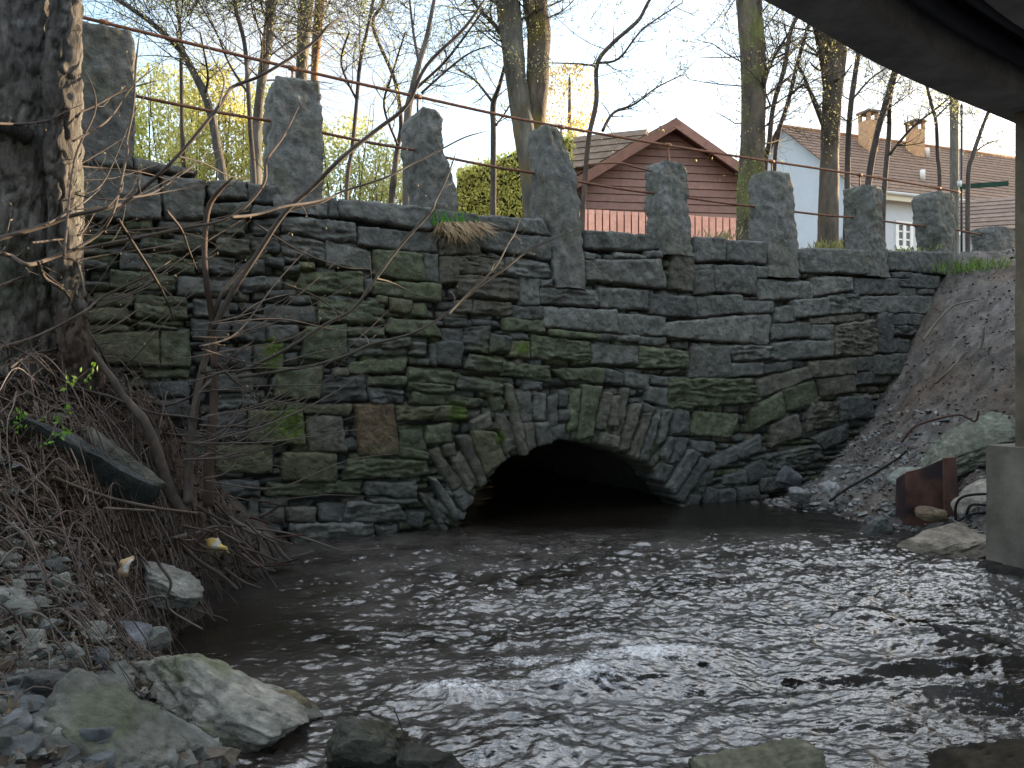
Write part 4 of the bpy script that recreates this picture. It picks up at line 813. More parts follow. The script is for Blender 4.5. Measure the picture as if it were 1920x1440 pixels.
P = catmull([at(160, 720, 5.12), at(142, 640, 5.02), at(128, 540, 4.98), at(113, 430, 4.95), at(112, 300, 4.9), at(118, 120, 4.85), at(122, 0, 4.85), at(128, -200, 4.8)], 36)
n = len(P); mb = MB(); wpx = np.interp(np.linspace(0, 1, n), [0, .1, .3, .6, 1], [75, 62, 54, 46, 46])
tube(mb, P, [w/2*5./F for w in wpx], 56, rough=.12, seed=5, colf=lambda v: tuple(x*(1+.7*noise.fractal(Vector((v.x*14, v.y*14, v.z*4)), .8, 2, 4)) for x in ((.105, .098, .09) if v.z > 2.0 else (.12, .092, .078)))); mb.build('side_stem', M['bigbark'], big)
mb = MB()
tube(mb, catmull([at(60, 262, 4.8), at(20, 240, 4.72), at(-30, 225, 4.7)], 4), [.03, .06, .05, .05, .05, .04, .04, .02, .01], 12, (.02, .016, .014)); mb.build('hole_shade', M['bigbark'], big)  # near-black tube; the darkness of the hole is put into its colour

# thin traced branches
def shrub_branches(parent, name, lines, Y0, Y1, col, jy=.12, twigs=True, seed=1, buds=None):
    mb = MB(); rs = random.Random(seed); lf = MB()
    for li, (w0, w1, pts) in enumerate(lines):
        P = catmull(poly(pts, Y0+rs.uniform(-.1, .1), Y1+rs.uniform(-.2, .2), jy, li+seed), 6); n = len(P)
        rad = [max(.0012, lerp(w0, w1, i/(n-1))*.42*P[i].y/F)*min(1, .25+(n-1-i)/6) for i in range(n)]
        c = jit(col, .25); c = tuple(a*b for a, b in zip(c, (.62, .5, .44))) if w0 >= 16 and li else c; tube(mb, P, rad, 8 if w0 > 12 else 6, colf=lambda v: tuple(x*(1+.4*noise.noise(Vector((v.x*20, v.y*20, v.z*7)))) for x in c))
        if twigs:
            for i in range(3, n-1, 4):
                if rs.random() < .55:
                    d = (P[i+1]-P[i]).normalized(); sdv = d.orthogonal(); sdv.rotate(__import__('mathutils').Quaternion(d, rs.uniform(0, 6.3)))
                    dv = (d*.8+sdv*rs.uniform(.4, .9)).normalized(); ln = rs.uniform(.06, .28); p1 = P[i]+dv*ln*.5+Vector((rs.gauss(0, .01), 0, rs.gauss(.01, .01))); p2 = p1+(dv+Vector((rs.gauss(0, .2), rs.gauss(0, .2), rs.gauss(.15, .2)))).normalized()*ln*.6
                    r = min(rad[i]*.55, .004); tube(mb, catmull([P[i], p1, p2], 2), [r, r*.8, r*.7, r*.6, r*.5], 4, c, cap=False)
                    if buds:
                        for q in (p1, p2):
                            if rs.random() < buds[0]: leafq(lf, q, rs.uniform(.006, .012), jit(buds[1], .3), rs)
    mb.build(name, M['twig'], parent)
    if lf.v: lf.build('buds', M['leaf'], parent, smooth=False)
def leafq(mb, p, s, col, rs):
    E = __import__('mathutils').Euler((rs.uniform(-1.5, 1.5), rs.uniform(-1.5, 1.5), rs.uniform(0, 6.3))).to_matrix()
    mb.add([p+E@Vector(v)*s for v in ((-.1, 0, 0), (.8, -.5, .1), (1.9, 0, -.1), (.8, .5, .1))], [(0, 1, 2, 3)], col)
shr = thing('bare_shrub', 'bare many stemmed shrub rising in front of the wall from the driftwood', 'shrub', at(360, 930, 5.4))
main = [(22, 15, [(352, 945), (355, 870), (362, 790), (378, 700), (400, 615)]), (14, 7, [(400, 615), (436, 548), (480, 480), (533, 400), (587, 350), (640, 297), (707, 243), (763, 197), (800, 123), (873, 50), (920, -20)]),
        (26, 16, [(392, 950), (392, 860), (400, 760), (402, 690)]), (16, 10, [(402, 690), (398, 600), (386, 520), (384, 450), (395, 380), (440, 330)]), (12, 7, [(380, 700), (388, 640), (412, 560), (440, 520), (470, 490), (500, 470)]),
        (9, 5, [(362, 790), (372, 740), (410, 700), (445, 662), (475, 640)]), (8, 5, [(395, 668), (430, 705), (493, 757)])]
shrub_branches(shr, 'stem', main, 5.4, 5.7, (.115, .10, .088), .12, True, 3, (.4, (.30, .27, .17)))
arcs = [(8, 4, [(442, 700), (526, 661), (609, 609), (661, 580), (705, 522), (752, 459), (808, 396), (817, 375), (835, 340), (846, 312), (855, 285)]), (8, 3, [(447, 707), (526, 696), (609, 680), (659, 663), (692, 647), (776, 624), (840, 586), (902, 534), (948, 503), (982, 476), (1027, 453), (1086, 430)]),
        (5, 2, [(840, 590), (871, 557), (927, 503), (952, 459), (965, 438), (977, 407)]), (4, 2, [(692, 647), (686, 632), (672, 624)]), (7, 5, [(390, 700), (375, 731), (354, 746), (312, 760), (271, 762), (229, 750), (188, 744), (125, 740), (100, 731), (62, 731), (23, 719), (-20, 700)]),
        (5, 4, [(537, 757), (530, 775), (505, 790), (470, 800), (430, 800), (380, 808), (340, 806), (300, 790)]), (5, 3, [(310, 813), (400, 820), (470, 815), (510, 800)]), (4, 2, [(440, 600), (480, 570), (520, 556), (552, 550)]), (4, 3, [(420, 640), (450, 625), (500, 600), (552, 548)]), (5, 3, [(530, 530), (600, 560), (640, 590), (680, 600)]),
        (4, 2, [(480, 420), (560, 470), (640, 500), (690, 505), (740, 520)]), (4, 2, [(705, 522), (735, 530), (790, 555), (850, 560)]), (6, 3, [(530, 395), (600, 380), (640, 360), (723, 333), (773, 307), (827, 280), (873, 257), (917, 245)])]
shrub_branches(shr, 'arching_branch', arcs, 5.6, 6.3, (.11, .10, .088), .15, True, 9, (.5, (.30, .27, .17)))
ov = thing('overhanging_tree_limbs', 'thin bare limbs hanging across the left posts from beside the big tree', 'branches', at(0, 450, 4.6))
lim = [(11, 6, [(-30, 455), (0, 447), (83, 423), (133, 405), (200, 390), (247, 370), (333, 293), (410, 200), (437, 163), (493, 140), (583, 83), (617, 47), (650, 30)]), (11, 6, [(-20, 470), (20, 480), (50, 496), (85, 488), (127, 473), (187, 460), (333, 430), (433, 407), (493, 347), (500, 300), (530, 257), (560, 200)]),
       (7, 4, [(433, 407), (480, 402), (533, 387), (590, 378), (640, 362)]), (8, 4, [(-20, 660), (0, 652), (62, 633), (112, 610), (162, 581), (194, 556), (279, 515), (325, 485)]), (7, 3, [(222, 411), (253, 461), (285, 511), (307, 551), (318, 578), (330, 612)]), (6, 3, [(312, 395), (340, 430), (355, 470), (372, 512)]),
       (7, 4, [(137, 469), (183, 440), (212, 398), (231, 321), (240, 279), (238, 262), (250, 200), (255, 120), (262, 60)]), (6, 4, [(-10, 231), (48, 232), (104, 223), (170, 202), (230, 170), (300, 150)]), (5, 3, [(137, 265), (190, 235), (215, 210), (250, 160), (300, 120)]), (5, 3, [(83, 423), (150, 385), (190, 352)]), (5, 3, [(60, 455), (100, 450), (150, 440), (185, 385)]),
       (9, 6, [(72, 490), (85, 522), (125, 550), (150, 600), (185, 650), (205, 690), (222, 705)]), (7, 5, [(-10, 635), (62, 670), (90, 695), (125, 719), (167, 733), (208, 744), (250, 762), (292, 775), (354, 782), (400, 792)]), (6, 3, [(-10, 540), (40, 520), (75, 511), (110, 512)]), (5, 3, [(20, 690), (55, 665), (100, 655), (130, 640), (150, 640)]), (6, 4, [(14, 650), (18, 690), (25, 760), (18, 770)]),
       (6, 3, [(120, 480), (140, 300), (180, 200), (160, 130)]), (5, 2, [(247, 370), (290, 360), (350, 320), (372, 300)]), (5, 2, [(333, 293), (380, 305), (430, 330), (470, 335)]), (5, 2, [(410, 200), (420, 150), (400, 110), (380, 60)]), (4, 2, [(200, 390), (230, 350), (215, 300), (190, 275)])]
shrub_branches(ov, 'limb', lim, 4.5, 5.3, (.105, .09, .08), .15, True, 17, (.35, (.28, .25, .16)))
rg = random.Random(55); ex = []
for k in range(64):
    x0, y0 = (rg.uniform(340, 400), rg.uniform(600, 920)) if k % 2 else (rg.uniform(-20, 140), rg.uniform(300, 760)); dx = rg.uniform(120, 420); dy = rg.uniform(-240, 60)
    ex.append((rg.uniform(2.4, 4.6), 1.5, [(x0, y0), (x0+dx*.35, y0+dy*.2+rg.uniform(-10, 30)), (x0+dx*.7, y0+dy*.6+rg.uniform(-10, 20)), (x0+dx, y0+dy)]))
tn = thing('tangled_twigs', 'tangle of very thin bare twigs hanging over the left part of the wall', 'twigs', at(200, 700, 5))
shrub_branches(tn, 'twig', ex, 5.0, 5.8, (.12, .105, .095), .2, True, 41, (.5, (.30, .27, .17)))
ls = thing('leaning_stem', 'pale leaning stem sloping down from the big tree to the shrub base', 'branch', at(340, 950, 5.3))
mb = MB(); P = catmull(poly([(140, 595), (158, 640), (180, 670), (212, 712), (232, 745), (268, 785), (290, 830), (305, 880), (320, 925), (345, 960)], 4.95, 5.35, .0), 5); n = len(P)
tube(mb, P, [lerp(5, 11, i/n)*5.1/F for i in range(n)], 10, rough=.1, colf=lambda v: tuple(x*(1+.6*noise.noise(v*22)) for x in (.15, .132, .12))); mb.build('stem', M['twig'], ls)
spr = thing('leafy_sprigs', 'fresh bright green leaf sprigs on thin twigs at the left edge', 'leaves', at(60, 800, 4.2))
mb = MB(); tw = MB(); rs = random.Random(4)
for px, py, nl in [(135, 716, 9), (165, 708, 6), (172, 690, 6), (38, 775, 10), (25, 790, 6), (105, 780, 8), (120, 770, 6), (33, 805, 7), (8, 818, 9), (104, 825, 7), (22, 862, 8), (86, 832, 5), (123, 808, 5)]:
    p = at(px, py, 4.25)
    for k in range(nl):
        q = p+Vector((rs.gauss(0, .018), rs.gauss(0, .018), rs.gauss(0, .018))); leafq(mb, q, rs.uniform(.012, .022), jit((.10, .21, .02), .4), rs)
for l in [[(0, 800), (40, 775), (60, 785)], [(25, 862), (60, 835), (90, 826), (125, 805)], [(0, 820), (40, 790), (75, 772)], [(100, 731), (135, 716), (170, 690)]]:
    tube(tw, catmull(poly(l, 4.2, 4.3), 4), .0025, 4, (.14, .12, .09), cap=False)
mb.build('leaves', M['leaf'], spr, smooth=False); tw.build('twigs', M['twig'], spr)

# ---------------------------------------------------------- background trees
def grow(mb, lf, p, d, ln, r, depth, rs, col, leaf, spread=.7):
    n = 4; pts = [p]; dd = d.copy()
    for i in range(n):
        dd = (dd+Vector((rs.gauss(0, .16), rs.gauss(0, .16), rs.gauss(.05, .13)))).normalized(); pts.append(pts[-1]+dd*ln/n)
    rad = [lerp(r, r*.45, i/n) for i in range(n+1)]
    tube(mb, pts, rad, 5 if r > .02 else 3, col, cap=False)
    if depth > 0:
        for k in range(rs.choice([4, 5, 6, 7])):
            i = rs.randint(1, n); sd_ = dd.orthogonal().normalized(); sd_.rotate(__import__('mathutils').Quaternion(dd, rs.uniform(0, 6.3)))
            d2 = (dd*.7+sd_*spread*rs.uniform(.6, 1.3)).normalized(); grow(mb, lf, pts[i], d2, ln*rs.uniform(.5, .75), max(.0035, rad[i]*.5), depth-1, rs, col, leaf, spread)
    if depth <= 1 and leaf:
        for q in pts[1:]:
            for k in range(leaf[0]):
                if rs.random() < leaf[3]: leafq(lf, q+Vector((rs.gauss(0, .06), rs.gauss(0, .06), rs.gauss(0, .06))), rs.uniform(.5, 1.3)*leaf[1], jit(leaf[2], .4), rs)
YG = (.42, .44, .10); YO = (.34, .30, .12); BUD = (.36, .38, .15); GRN = (.10, .15, .03)
def btree(label, pts, Y, col, branches=(), seed=1, leaf=(2, .016, BUD, .42), up=2.5, rough=.06, nbr=9, brl=1.4, extra_from=.45, cat='tree', name='tree', sides=20, moss=None, depth=2, brs=.4):
    """pts: (px, py, width px) from foot to as far as the picture shows; the trunk goes on above"""
    P = [at(x, y, Y+.15*noise.noise(Vector((i*.8, seed, 0)))) for i, (x, y, w) in enumerate(pts)]; rs = random.Random(seed)
    foot = P[0].copy(); foot.z = min(foot.z-.05, zr-.1); P = [foot]+P
    wd = [pts[0][2]*1.15]+[a[2] for a in pts]
    d = (P[-1]-P[-2]).normalized(); P.append(P[-1]+d*up*.5); P.append(P[-1]+(d+UP*.3).normalized()*up*.6); wd += [wd[-1]*.8, wd[-1]*.35]
    C = catmull(P, 8); n = len(C); rad = [float(np.interp(i/8, range(len(wd)), wd))/2*Y/F for i in range(n)]
    def cf(v):
        k = 1+.5*noise.fractal(Vector((v.x*6, v.y*6, v.z*2)), .8, 2, 4); c = tuple(max(.01, x*k) for x in col)
        if moss:
            g = min(1, max(0, noise.fractal(v*1.7+Vector((seed, 0, 0)), .8, 2, 4)*1.5+moss[1])); c = tuple(lerp(a, b, g) for a, b in zip(c, moss[0]))  # tint patches
        return c
    root = thing(name, label, cat, foot)
    mb = MB(); tube(mb, C, rad, sides if max(rad) > .05 else 8, rough=rough, seed=seed, colf=cf); mb.build('trunk', M['bark'], root)
    br = MB(); lf = MB()
    for w0, w1, bp_ in branches:
        B = catmull(poly(bp_, Y, Y+rs.uniform(-1, 1), .25, seed), 5); nb = len(B)
        rr_ = [lerp(w0, w1, i/(nb-1))/2*Y/F for i in range(nb)]; tube(br, B, rr_, 6, col)
        for i in range(2, nb, 2):
            for _ in range(2):
                dd = (B[min(i+1, nb-1)]-B[i-1]).normalized(); s_ = dd.orthogonal().normalized(); s_.rotate(__import__('mathutils').Quaternion(dd, rs.uniform(0, 6.3)))
                grow(br, lf, B[i], (dd*.6+s_*.8).normalized(), brl*rs.uniform(.25, .55), max(.004, rr_[i]*.5), 1, rs, col, leaf)
    nbr = int(nbr*2.3)
    for k in range(nbr):
        i = rs.randint(int(n*extra_from), n-2); a = rs.uniform(0, 6.3); dv = Vector((math.cos(a), math.sin(a), rs.uniform(.1, .9))).normalized()
        grow(br, lf, C[i], dv, brl*rs.uniform(.6, 1.2), max(.0045, min(rad[i]*brs*.6, .016)), depth, rs, col, leaf)
    if br.v: br.build('branches', M['twig'], root)
    if lf.v: lf.build('foliage', M['leaf'], root, smooth=False)
    return root
TC = (.105, .085, .068); TD = (.085, .07, .064); TG = (.13, .12, .10)
btree('twin trunk, left stem grey with orange sunlight painted on its bark, behind the slanting post', [(1000, 430, 34), (993, 330, 36), (982, 240, 42), (968, 150, 38), (958, 60, 44), (952, 0, 46)], 12, TG, [(10, 5, [(962, 100), (930, 50), (900, 20), (880, -10)])], 11, moss=((.18, .12, .04), -.15), extra_from=.55, nbr=8)  # sunlit orange patches are painted on through the moss tint
btree('twin trunk, right stem brown and bulging near the top of the picture', [(1008, 430, 36), (1005, 330, 36), (1003, 240, 38), (1008, 150, 42), (1010, 60, 44), (1002, 0, 46)], 12.15, (.12, .095, .07), [], 12, moss=((.16, .12, .03), -.2), extra_from=.6, nbr=8)
btree('straight mossy trunk with ivy at the right corner of the red shed', [(1402, 470, 44), (1408, 340, 48), (1412, 240, 44), (1412, 120, 46), (1404, 0, 46)], 13, TC, [(8, 4, [(1425, 200), (1435, 150), (1450, 110), (1480, 60)])], 13, moss=((.14, .15, .045), .1), extra_from=.4, nbr=14, leaf=(1, .022, YO, .5))
btree('bare grey brown trunk with stubbed orange top in front of the white house', [(1552, 475, 38), (1554, 380, 36), (1556, 280, 33), (1560, 180, 34), (1566, 110, 40), (1560, 70, 44)], 14, TC, [(11, 7, [(1552, 190), (1542, 120), (1530, 60), (1520, 10)]), (8, 4, [(1545, 240), (1510, 150), (1495, 120)])], 14, moss=((.17, .12, .05), -.25), extra_from=.6, nbr=6)
btree('slim dark stem just right of the stubbed trunk', [(1585, 470, 11), (1588, 380, 11), (1590, 280, 10), (1595, 200, 10), (1608, 110, 9), (1620, 40, 8)], 14.5, TD, [(5, 3, [(1596, 190), (1630, 150), (1665, 125)])], 15, nbr=6, brl=1.2)
btree('thin stem crossing in front of the first white house chimney', [(1622, 430, 12), (1630, 330, 12), (1645, 250, 11), (1662, 190, 12), (1678, 135, 12), (1690, 80, 10)], 15, TD, [], 16, nbr=7, brl=1.2)
btree('thin upright stem before the brown roof right of the first chimney', [(1655, 420, 10), (1660, 330, 9), (1667, 250, 9), (1668, 200, 7), (1675, 150, 6)], 15.4, TD, [(6, 3, [(1668, 290), (1710, 240), (1760, 200), (1785, 178)])], 17, nbr=6, brl=1.1)
btree('forked sapling before the roof left of the wooden pole', [(1762, 350, 7), (1758, 290, 7), (1755, 230, 6), (1745, 190, 6), (1735, 150, 5)], 15, TD, [(4, 2, [(1755, 220), (1775, 200), (1800, 175)])], 18, nbr=8, brl=1.)
btree('slender sapling right of the wooden pole', [(1815, 345, 8), (1825, 290, 8), (1838, 250, 7), (1852, 212, 6)], 14, TD, [(4, 2, [(1828, 285), (1850, 270), (1875, 262)])], 19, nbr=7, brl=1.)
btree('dark slanting sapling at the right edge of the mossy trunk', [(1435, 330, 9), (1442, 270, 10), (1450, 200, 9), (1470, 130, 9), (1482, 60, 8), (1500, 20, 7)], 13.6, TD, [(4, 2, [(1445, 200), (1430, 150), (1440, 100)])], 20, nbr=9, brl=1.1)
btree('second dark sapling leaning right over the white gable', [(1452, 330, 8), (1460, 250, 8), (1478, 190, 8), (1495, 120, 8), (1512, 60, 6)], 13.9, TD, [(5, 3, [(1480, 180), (1510, 160), (1535, 200), (1540, 215)])], 21, nbr=9, brl=1.1)
btree('crooked thin tree rising in front of the red shed roof', [(1092, 430, 9), (1096, 350, 9), (1104, 260, 9), (1118, 190, 9), (1120, 120, 8), (1150, 80, 8), (1195, 40, 7), (1215, 5, 6)], 11.5, (.09, .065, .055), [(7, 2, [(1130, 245), (1150, 212), (1190, 195), (1230, 165), (1280, 140)]), (5, 2, [(1122, 118), (1160, 110), (1200, 60), (1240, 30), (1280, 5)]), (4, 2, [(1120, 125), (1090, 120), (1040, 118)])], 22, nbr=3, brl=1., up=1.2)
btree('thin dark forked tree left of the twin trunk', [(925, 300, 11), (925, 240, 11), (925, 195, 11), (935, 165, 8), (945, 130, 7)], 12.5, TD, [(6, 3, [(923, 190), (890, 150), (860, 130)]), (5, 3, [(930, 235), (945, 215), (960, 190)])], 23, nbr=4, brl=1., up=1.)
btree('slim grey sapling forking above the short leaning post', [(762, 300, 14), (765, 210, 14), (772, 175, 13), (785, 120, 11), (800, 70, 9), (812, 10, 7)], 10.5, (.11, .095, .085), [(6, 4, [(785, 115), (775, 60), (768, 0)]), (6, 3, [(775, 170), (830, 120), (870, 70), (905, 20)]), (5, 2, [(790, 175), (840, 130), (880, 100), (920, 85)])], 24, nbr=3, brl=1.2, up=1.5)
btree('grey trunk slanting up behind the square post, left of the pair', [(480, 340, 22), (482, 240, 18), (488, 170, 16), (500, 90, 20), (510, 0, 18)], 11, (.125, .115, .10), [], 25, nbr=8, brl=1.3)
btree('grey trunk of the pair behind the square post', [(562, 330, 24), (563, 220, 22), (566, 130, 22), (570, 60, 24), (575, 0, 26)], 13, TG, [], 26, nbr=9, brl=1.4)
btree('pine trunk with sunlight orange in its bark colour beside the grey trunk behind the square post', [(588, 330, 15), (589, 220, 15), (590, 130, 14), (595, 60, 18), (600, 0, 18)], 13.6, (.20, .115, .06), [], 27, nbr=7, brl=1.4)  # low sun on this trunk is put into the bark colour
btree('dark leaning tree behind the top rail between the first two posts', [(420, 360, 16), (408, 280, 16), (392, 200, 15), (360, 130, 13), (335, 90, 11), (280, 40, 9), (230, 5, 8)], 10.5, (.075, .068, .06), [(6, 3, [(385, 175), (390, 140), (375, 60)])], 28, nbr=12, brl=1.3)
btree('slender dark sapling crossing the top rail near the square post', [(478, 360, 9), (470, 250, 9), (465, 160, 8), (458, 80, 8), (443, 20, 8), (440, -20, 7)], 10.2, (.065, .055, .05), [(5, 3, [(468, 180), (430, 120), (405, 60), (370, 0)])], 29, nbr=9, brl=1.2)
btree('straight young tree behind the tall broad post', [(345, 360, 8), (342, 250, 8), (340, 150, 7), (338, 60, 7), (330, 0, 6)], 11.5, (.075, .065, .055), [], 30, nbr=12, brl=1.2, leaf=(2, .02, YG, .6))
btree('thin stem behind the wall right of the square post', [(735, 380, 12), (738, 340, 12), (745, 280, 10), (752, 230, 8), (740, 150, 7), (700, 50, 6), (720, 0, 6)], 13, TD, [(5, 3, [(745, 270), (720, 200), (735, 140), (760, 60)])], 31, nbr=10, brl=1.3, leaf=(2, .02, YG, .5))
btree('thin leaning sapling between square post and short post', [(650, 360, 8), (660, 280, 8), (668, 200, 7), (675, 120, 7), (690, 50, 6), (700, 0, 6)], 12, TD, [(5, 3, [(670, 190), (640, 120), (655, 60)])], 32, nbr=12, brl=1.3)
# sunny thicket far behind the left posts
def bush(label, px, py, Y, rx, rz, n, leaf, seed, col=(.07, .06, .045), cat='bush', name='leafy_bush', ls=.05):
    n = int(n*2.6); rs = random.Random(seed); c = at(px, py, Y); foot = Vector((c.x, c.y, zr)); root = thing(name, label, cat, foot, 'sunlit thicket beyond the bridge' if name == 'leafy_bush' else None)
    br = MB(); lf = MB()
    for k in range(14):
        a = rs.uniform(0, 6.3); tip = c+Vector((math.cos(a)*rx*rs.uniform(.1, .9), math.sin(a)*rx*rs.uniform(.1, .7), rz*rs.uniform(-.2, 1)))
        mid = foot.lerp(tip, .5)+Vector((rs.gauss(0, .15), rs.gauss(0, .15), .1)); C = catmull([foot+Vector((rs.gauss(0, .1), rs.gauss(0, .1), 0)), mid, tip], 5); tube(br, C, list(np.linspace(.022, .006, len(C))), 4, col, cap=False)
        for q in C[4:]:
            for _ in range(2):
                grow(br, lf, q, Vector((rs.gauss(0, 1), rs.gauss(0, 1), rs.gauss(.3, .6))).normalized(), rx*.35, .006, 0, rs, col, None)
    for i in range(n):
        while True:
            u = Vector((rs.uniform(-1, 1), rs.uniform(-1, 1), rs.uniform(-1, 1)))
            if u.length < 1 and noise.noise(Vector((u.x*3+seed, u.y*3, u.z*3))) > -.12: break
        leafq(lf, c+Vector((u.x*rx, u.y*rx*.7, u.z*rz)), rs.uniform(.5, 1.2)*ls, jit(leaf, .4), rs)
    br.build('stems', M['twig'], root); lf.build('foliage', M['leaf'], root, smooth=False)
bush('sunlit yellow green thicket just right of the big tree', 190, 300, 16, 1.0, 1.6, 2200, YG, 1)
bush('pale green thicket right of the tall broad post', 300, 280, 17, 1.3, 1.9, 3000, (.44, .43, .14), 2)
bush('golden thicket left of the square post', 410, 280, 15, 1.0, 1.7, 2600, (.43, .40, .12), 3)
bush('tall pale thicket behind the square post', 520, 300, 18, 1.2, 1.8, 2200, YG, 4)
bush('thin light thicket right of the square post', 660, 330, 17, 1.2, 1.4, 1800, (.42, .42, .15), 5)
bush('low yellow thicket left of the short leaning post', 735, 360, 19, .9, .9, 1200, (.45, .40, .12), 6)
def conifer(px, py, Y):
    rs = random.Random(9); c = at(px, py, Y); root = thing('pine_tree', 'distant golden lit tree crown between twin trunk and shed roof', 'tree', (c.x, c.y, zr)); mb = MB(); tube(mb, [Vector((c.x, c.y, zr)), c+UP*2.5], [.35, .05], 8, (.08, .065, .05)); mb.build('trunk', M['bark'], root)
    lf = MB()
    for k in range(130):
        hgt = rs.uniform(-4.5, 2.7); rad_ = 2.6*(1-(hgt+4.5)/9)**.7+.3; a = rs.uniform(0, 6.3); e = c+Vector((math.cos(a)*rad_*rs.uniform(.3, 1), math.sin(a)*rad_*rs.uniform(.3, 1), hgt))
        for i in range(34): leafq(lf, e+Vector((rs.gauss(0, .32), rs.gauss(0, .32), rs.gauss(0, .13))), rs.uniform(.04, .10), jit((.40, .31, .10), .35), rs)
    lf.build('foliage', M['leaf'], root, smooth=False)
conifer(1068, 235, 38)
# clipped hedge
hd = thing('hedge', 'clipped yellow green hedge left of the red shed', 'hedge', at(925, 400, 17)); rs = random.Random(12); lf = MB(); inner = MB()
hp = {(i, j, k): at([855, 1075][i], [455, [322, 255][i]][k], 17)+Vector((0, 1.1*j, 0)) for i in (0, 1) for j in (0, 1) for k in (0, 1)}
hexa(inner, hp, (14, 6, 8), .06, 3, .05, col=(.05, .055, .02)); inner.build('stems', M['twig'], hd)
for i in range(7500):
    a, b = rs.random(), rs.random(); f = rs.random()
    x = lerp(855, 1075, a); ytop = lerp(322, 255, a); y = lerp(455, ytop, b); p = at(x, y, 17)
    if f < .7: p.y -= rs.uniform(.0, .12)+.05*noise.noise(p*3)
    else: p = at(x, ytop, 17); p.y += rs.uniform(0, 1.1); p.z += rs.uniform(-.02, .1)
    leafq(lf, p, rs.uniform(.03, .055), jit((.6, .57, .17), .35), rs)
lf.build('foliage', M['leaf'], hd, smooth=False)
# ivy on mossy trunk
iv = thing('ivy', 'ivy leaves climbing the mossy trunk by the shed', 'ivy', at(1410, 400, 12.7)); rs = random.Random(31); lf = MB()
for i in range(900):
    y = 450-abs(rs.gauss(0, 150)); p = at(1410+rs.gauss(0, 16), y, 13); a = rs.uniform(0, 6.3); p = at(1408, y, 13)+Vector((math.cos(a)*.235, math.sin(a)*.235, 0)); leafq(lf, p, rs.uniform(.015, .03), jit((.2, .22, .06), .4), rs)
lf.build('foliage', M['leaf'], iv, smooth=False)
def weeds(label, px, py, Y, w, n, hgt, col, seed):
    rs = random.Random(seed); mb = MB(); c = at(px, py, Y)
    for i in range(n):
        b = c+Vector((rs.gauss(0, w), rs.gauss(0, w*.7), rs.uniform(-.05, .03))); h_ = hgt*rs.uniform(.4, 1.1); d = Vector((rs.gauss(0, .35), rs.gauss(0, .35), 1))*h_; s = Vector((.006, 0, 0))*rs.uniform(.6, 1.6)
        mb.add([b-s, b+s, b+d*.6+s*1.2, b+d, b+d*.6-s*1.2], [(0, 1, 2, 3, 4)], jit(col, .4))
    o = mb.build('weed_clump', M['leaf'], smooth=False); tag(o, label, 'weeds', kind='stuff')
weeds('bright green weeds at the top of the right bank beside the last post', 1835, 508, 11.6, .28, 300, .2, (.09, .15, .03), 1)
weeds('sparse dry grass on the coping below the stubbed trunk', 1560, 467, 12.3, .25, 160, .16, (.20, .20, .07), 2)
weeds('few grass blades on the coping below the white house window', 1700, 474, 12.0, .22, 90, .1, (.16, .22, .06), 3)
weeds('thin dry grass on the coping in front of the salmon fence', 1345, 449, 11.0, .15, 80, .12, (.22, .19, .09), 4)
weeds('small yellow green grass clump above the long pale boulder', 165, 1262, 3.55, .045, 120, .09, (.17, .19, .06), 5)
weeds('small green tuft on the left bank near the bluish slab', 45, 1195, 3.4, .045, 90, .08, (.13, .17, .05), 6)
weeds('dry reddish weeds at the left edge by the pointed boulder', 15, 1375, 2.65, .03, 70, .08, (.2, .13, .06), 7)

# ---------------------------------------------------------------- buildings
RED = (.30, .175, .15); SAL = (.86, .44, .34)
def gable_house(root, Fp, a, b, wdt, ln, zb, ze, zrg, wallcol, wallmat, roofcol, boards=0., ov=.3):
    """Fp front corner (eave end), a = ridge direction, b = gable direction"""
    F3 = Vector((Fp.x, Fp.y, 0)); mb = MB(); c = [F3, F3+b*wdt, F3+b*wdt+a*ln, F3+a*ln]
    def quad(p, q, z0, z1): mb.add([p+UP*z0, q+UP*z0, q+UP*z1, p+UP*z1], [(0, 1, 2, 3)], wallcol)
    for i in range(4): quad(c[i], c[(i+1) % 4], zb, ze)
    for p, q in ((c[0], c[1]), (c[3], c[2])): mb.add([p+UP*ze, q+UP*ze, (p+q)/2+UP*zrg], [(0, 1, 2)], wallcol)
    mb.build('wall', wallmat, root, smooth=False)
    rf = MB(); sl = (zrg-ze)/(wdt/2)
    for s in (0, 1):
        e0 = (c[0] if s == 0 else c[1])+(-b if s == 0 else b)*ov-a*ov; r0 = (c[0]+c[1])/2-a*ov; n1, n2 = 26, 1
        e0.z = ze-sl*ov; r0.z = zrg
        e1 = e0+a*(ln+2*ov); r1 = r0+a*(ln+2*ov); nrm = (e1-e0).cross(r0-e0).normalized()
        if nrm.z < 0: nrm = -nrm
        rows = int((r0-e0).length/.3)
        for k in range(rows):
            f0, f1 = k/rows, (k+1)/rows+.012; th = .035
            p = [e0.lerp(r0, f0), e1.lerp(r1, f0), e1.lerp(r1, min(1, f1)), e0.lerp(r0, min(1, f1))]
            cc = jit(roofcol, .12)
            vs = [q+nrm*.01 for q in p]+[p[0]+nrm*(.01+th*1.4), p[1]+nrm*(.01+th*1.4), p[2]+nrm*(.01+th*.7), p[3]+nrm*(.01+th*.7)]
            rf.add(vs, [(0, 1, 2, 3), (4, 5, 6, 7), (0, 4, 5, 1), (0, 3, 7, 4), (1, 5, 6, 2), (3, 2, 6, 7)], cc)
    return c, rf
shed = thing('red_shed', 'red board shed with gable end and brown tiled roof beyond the bridge', 'shed', at(1250, 460, 18))
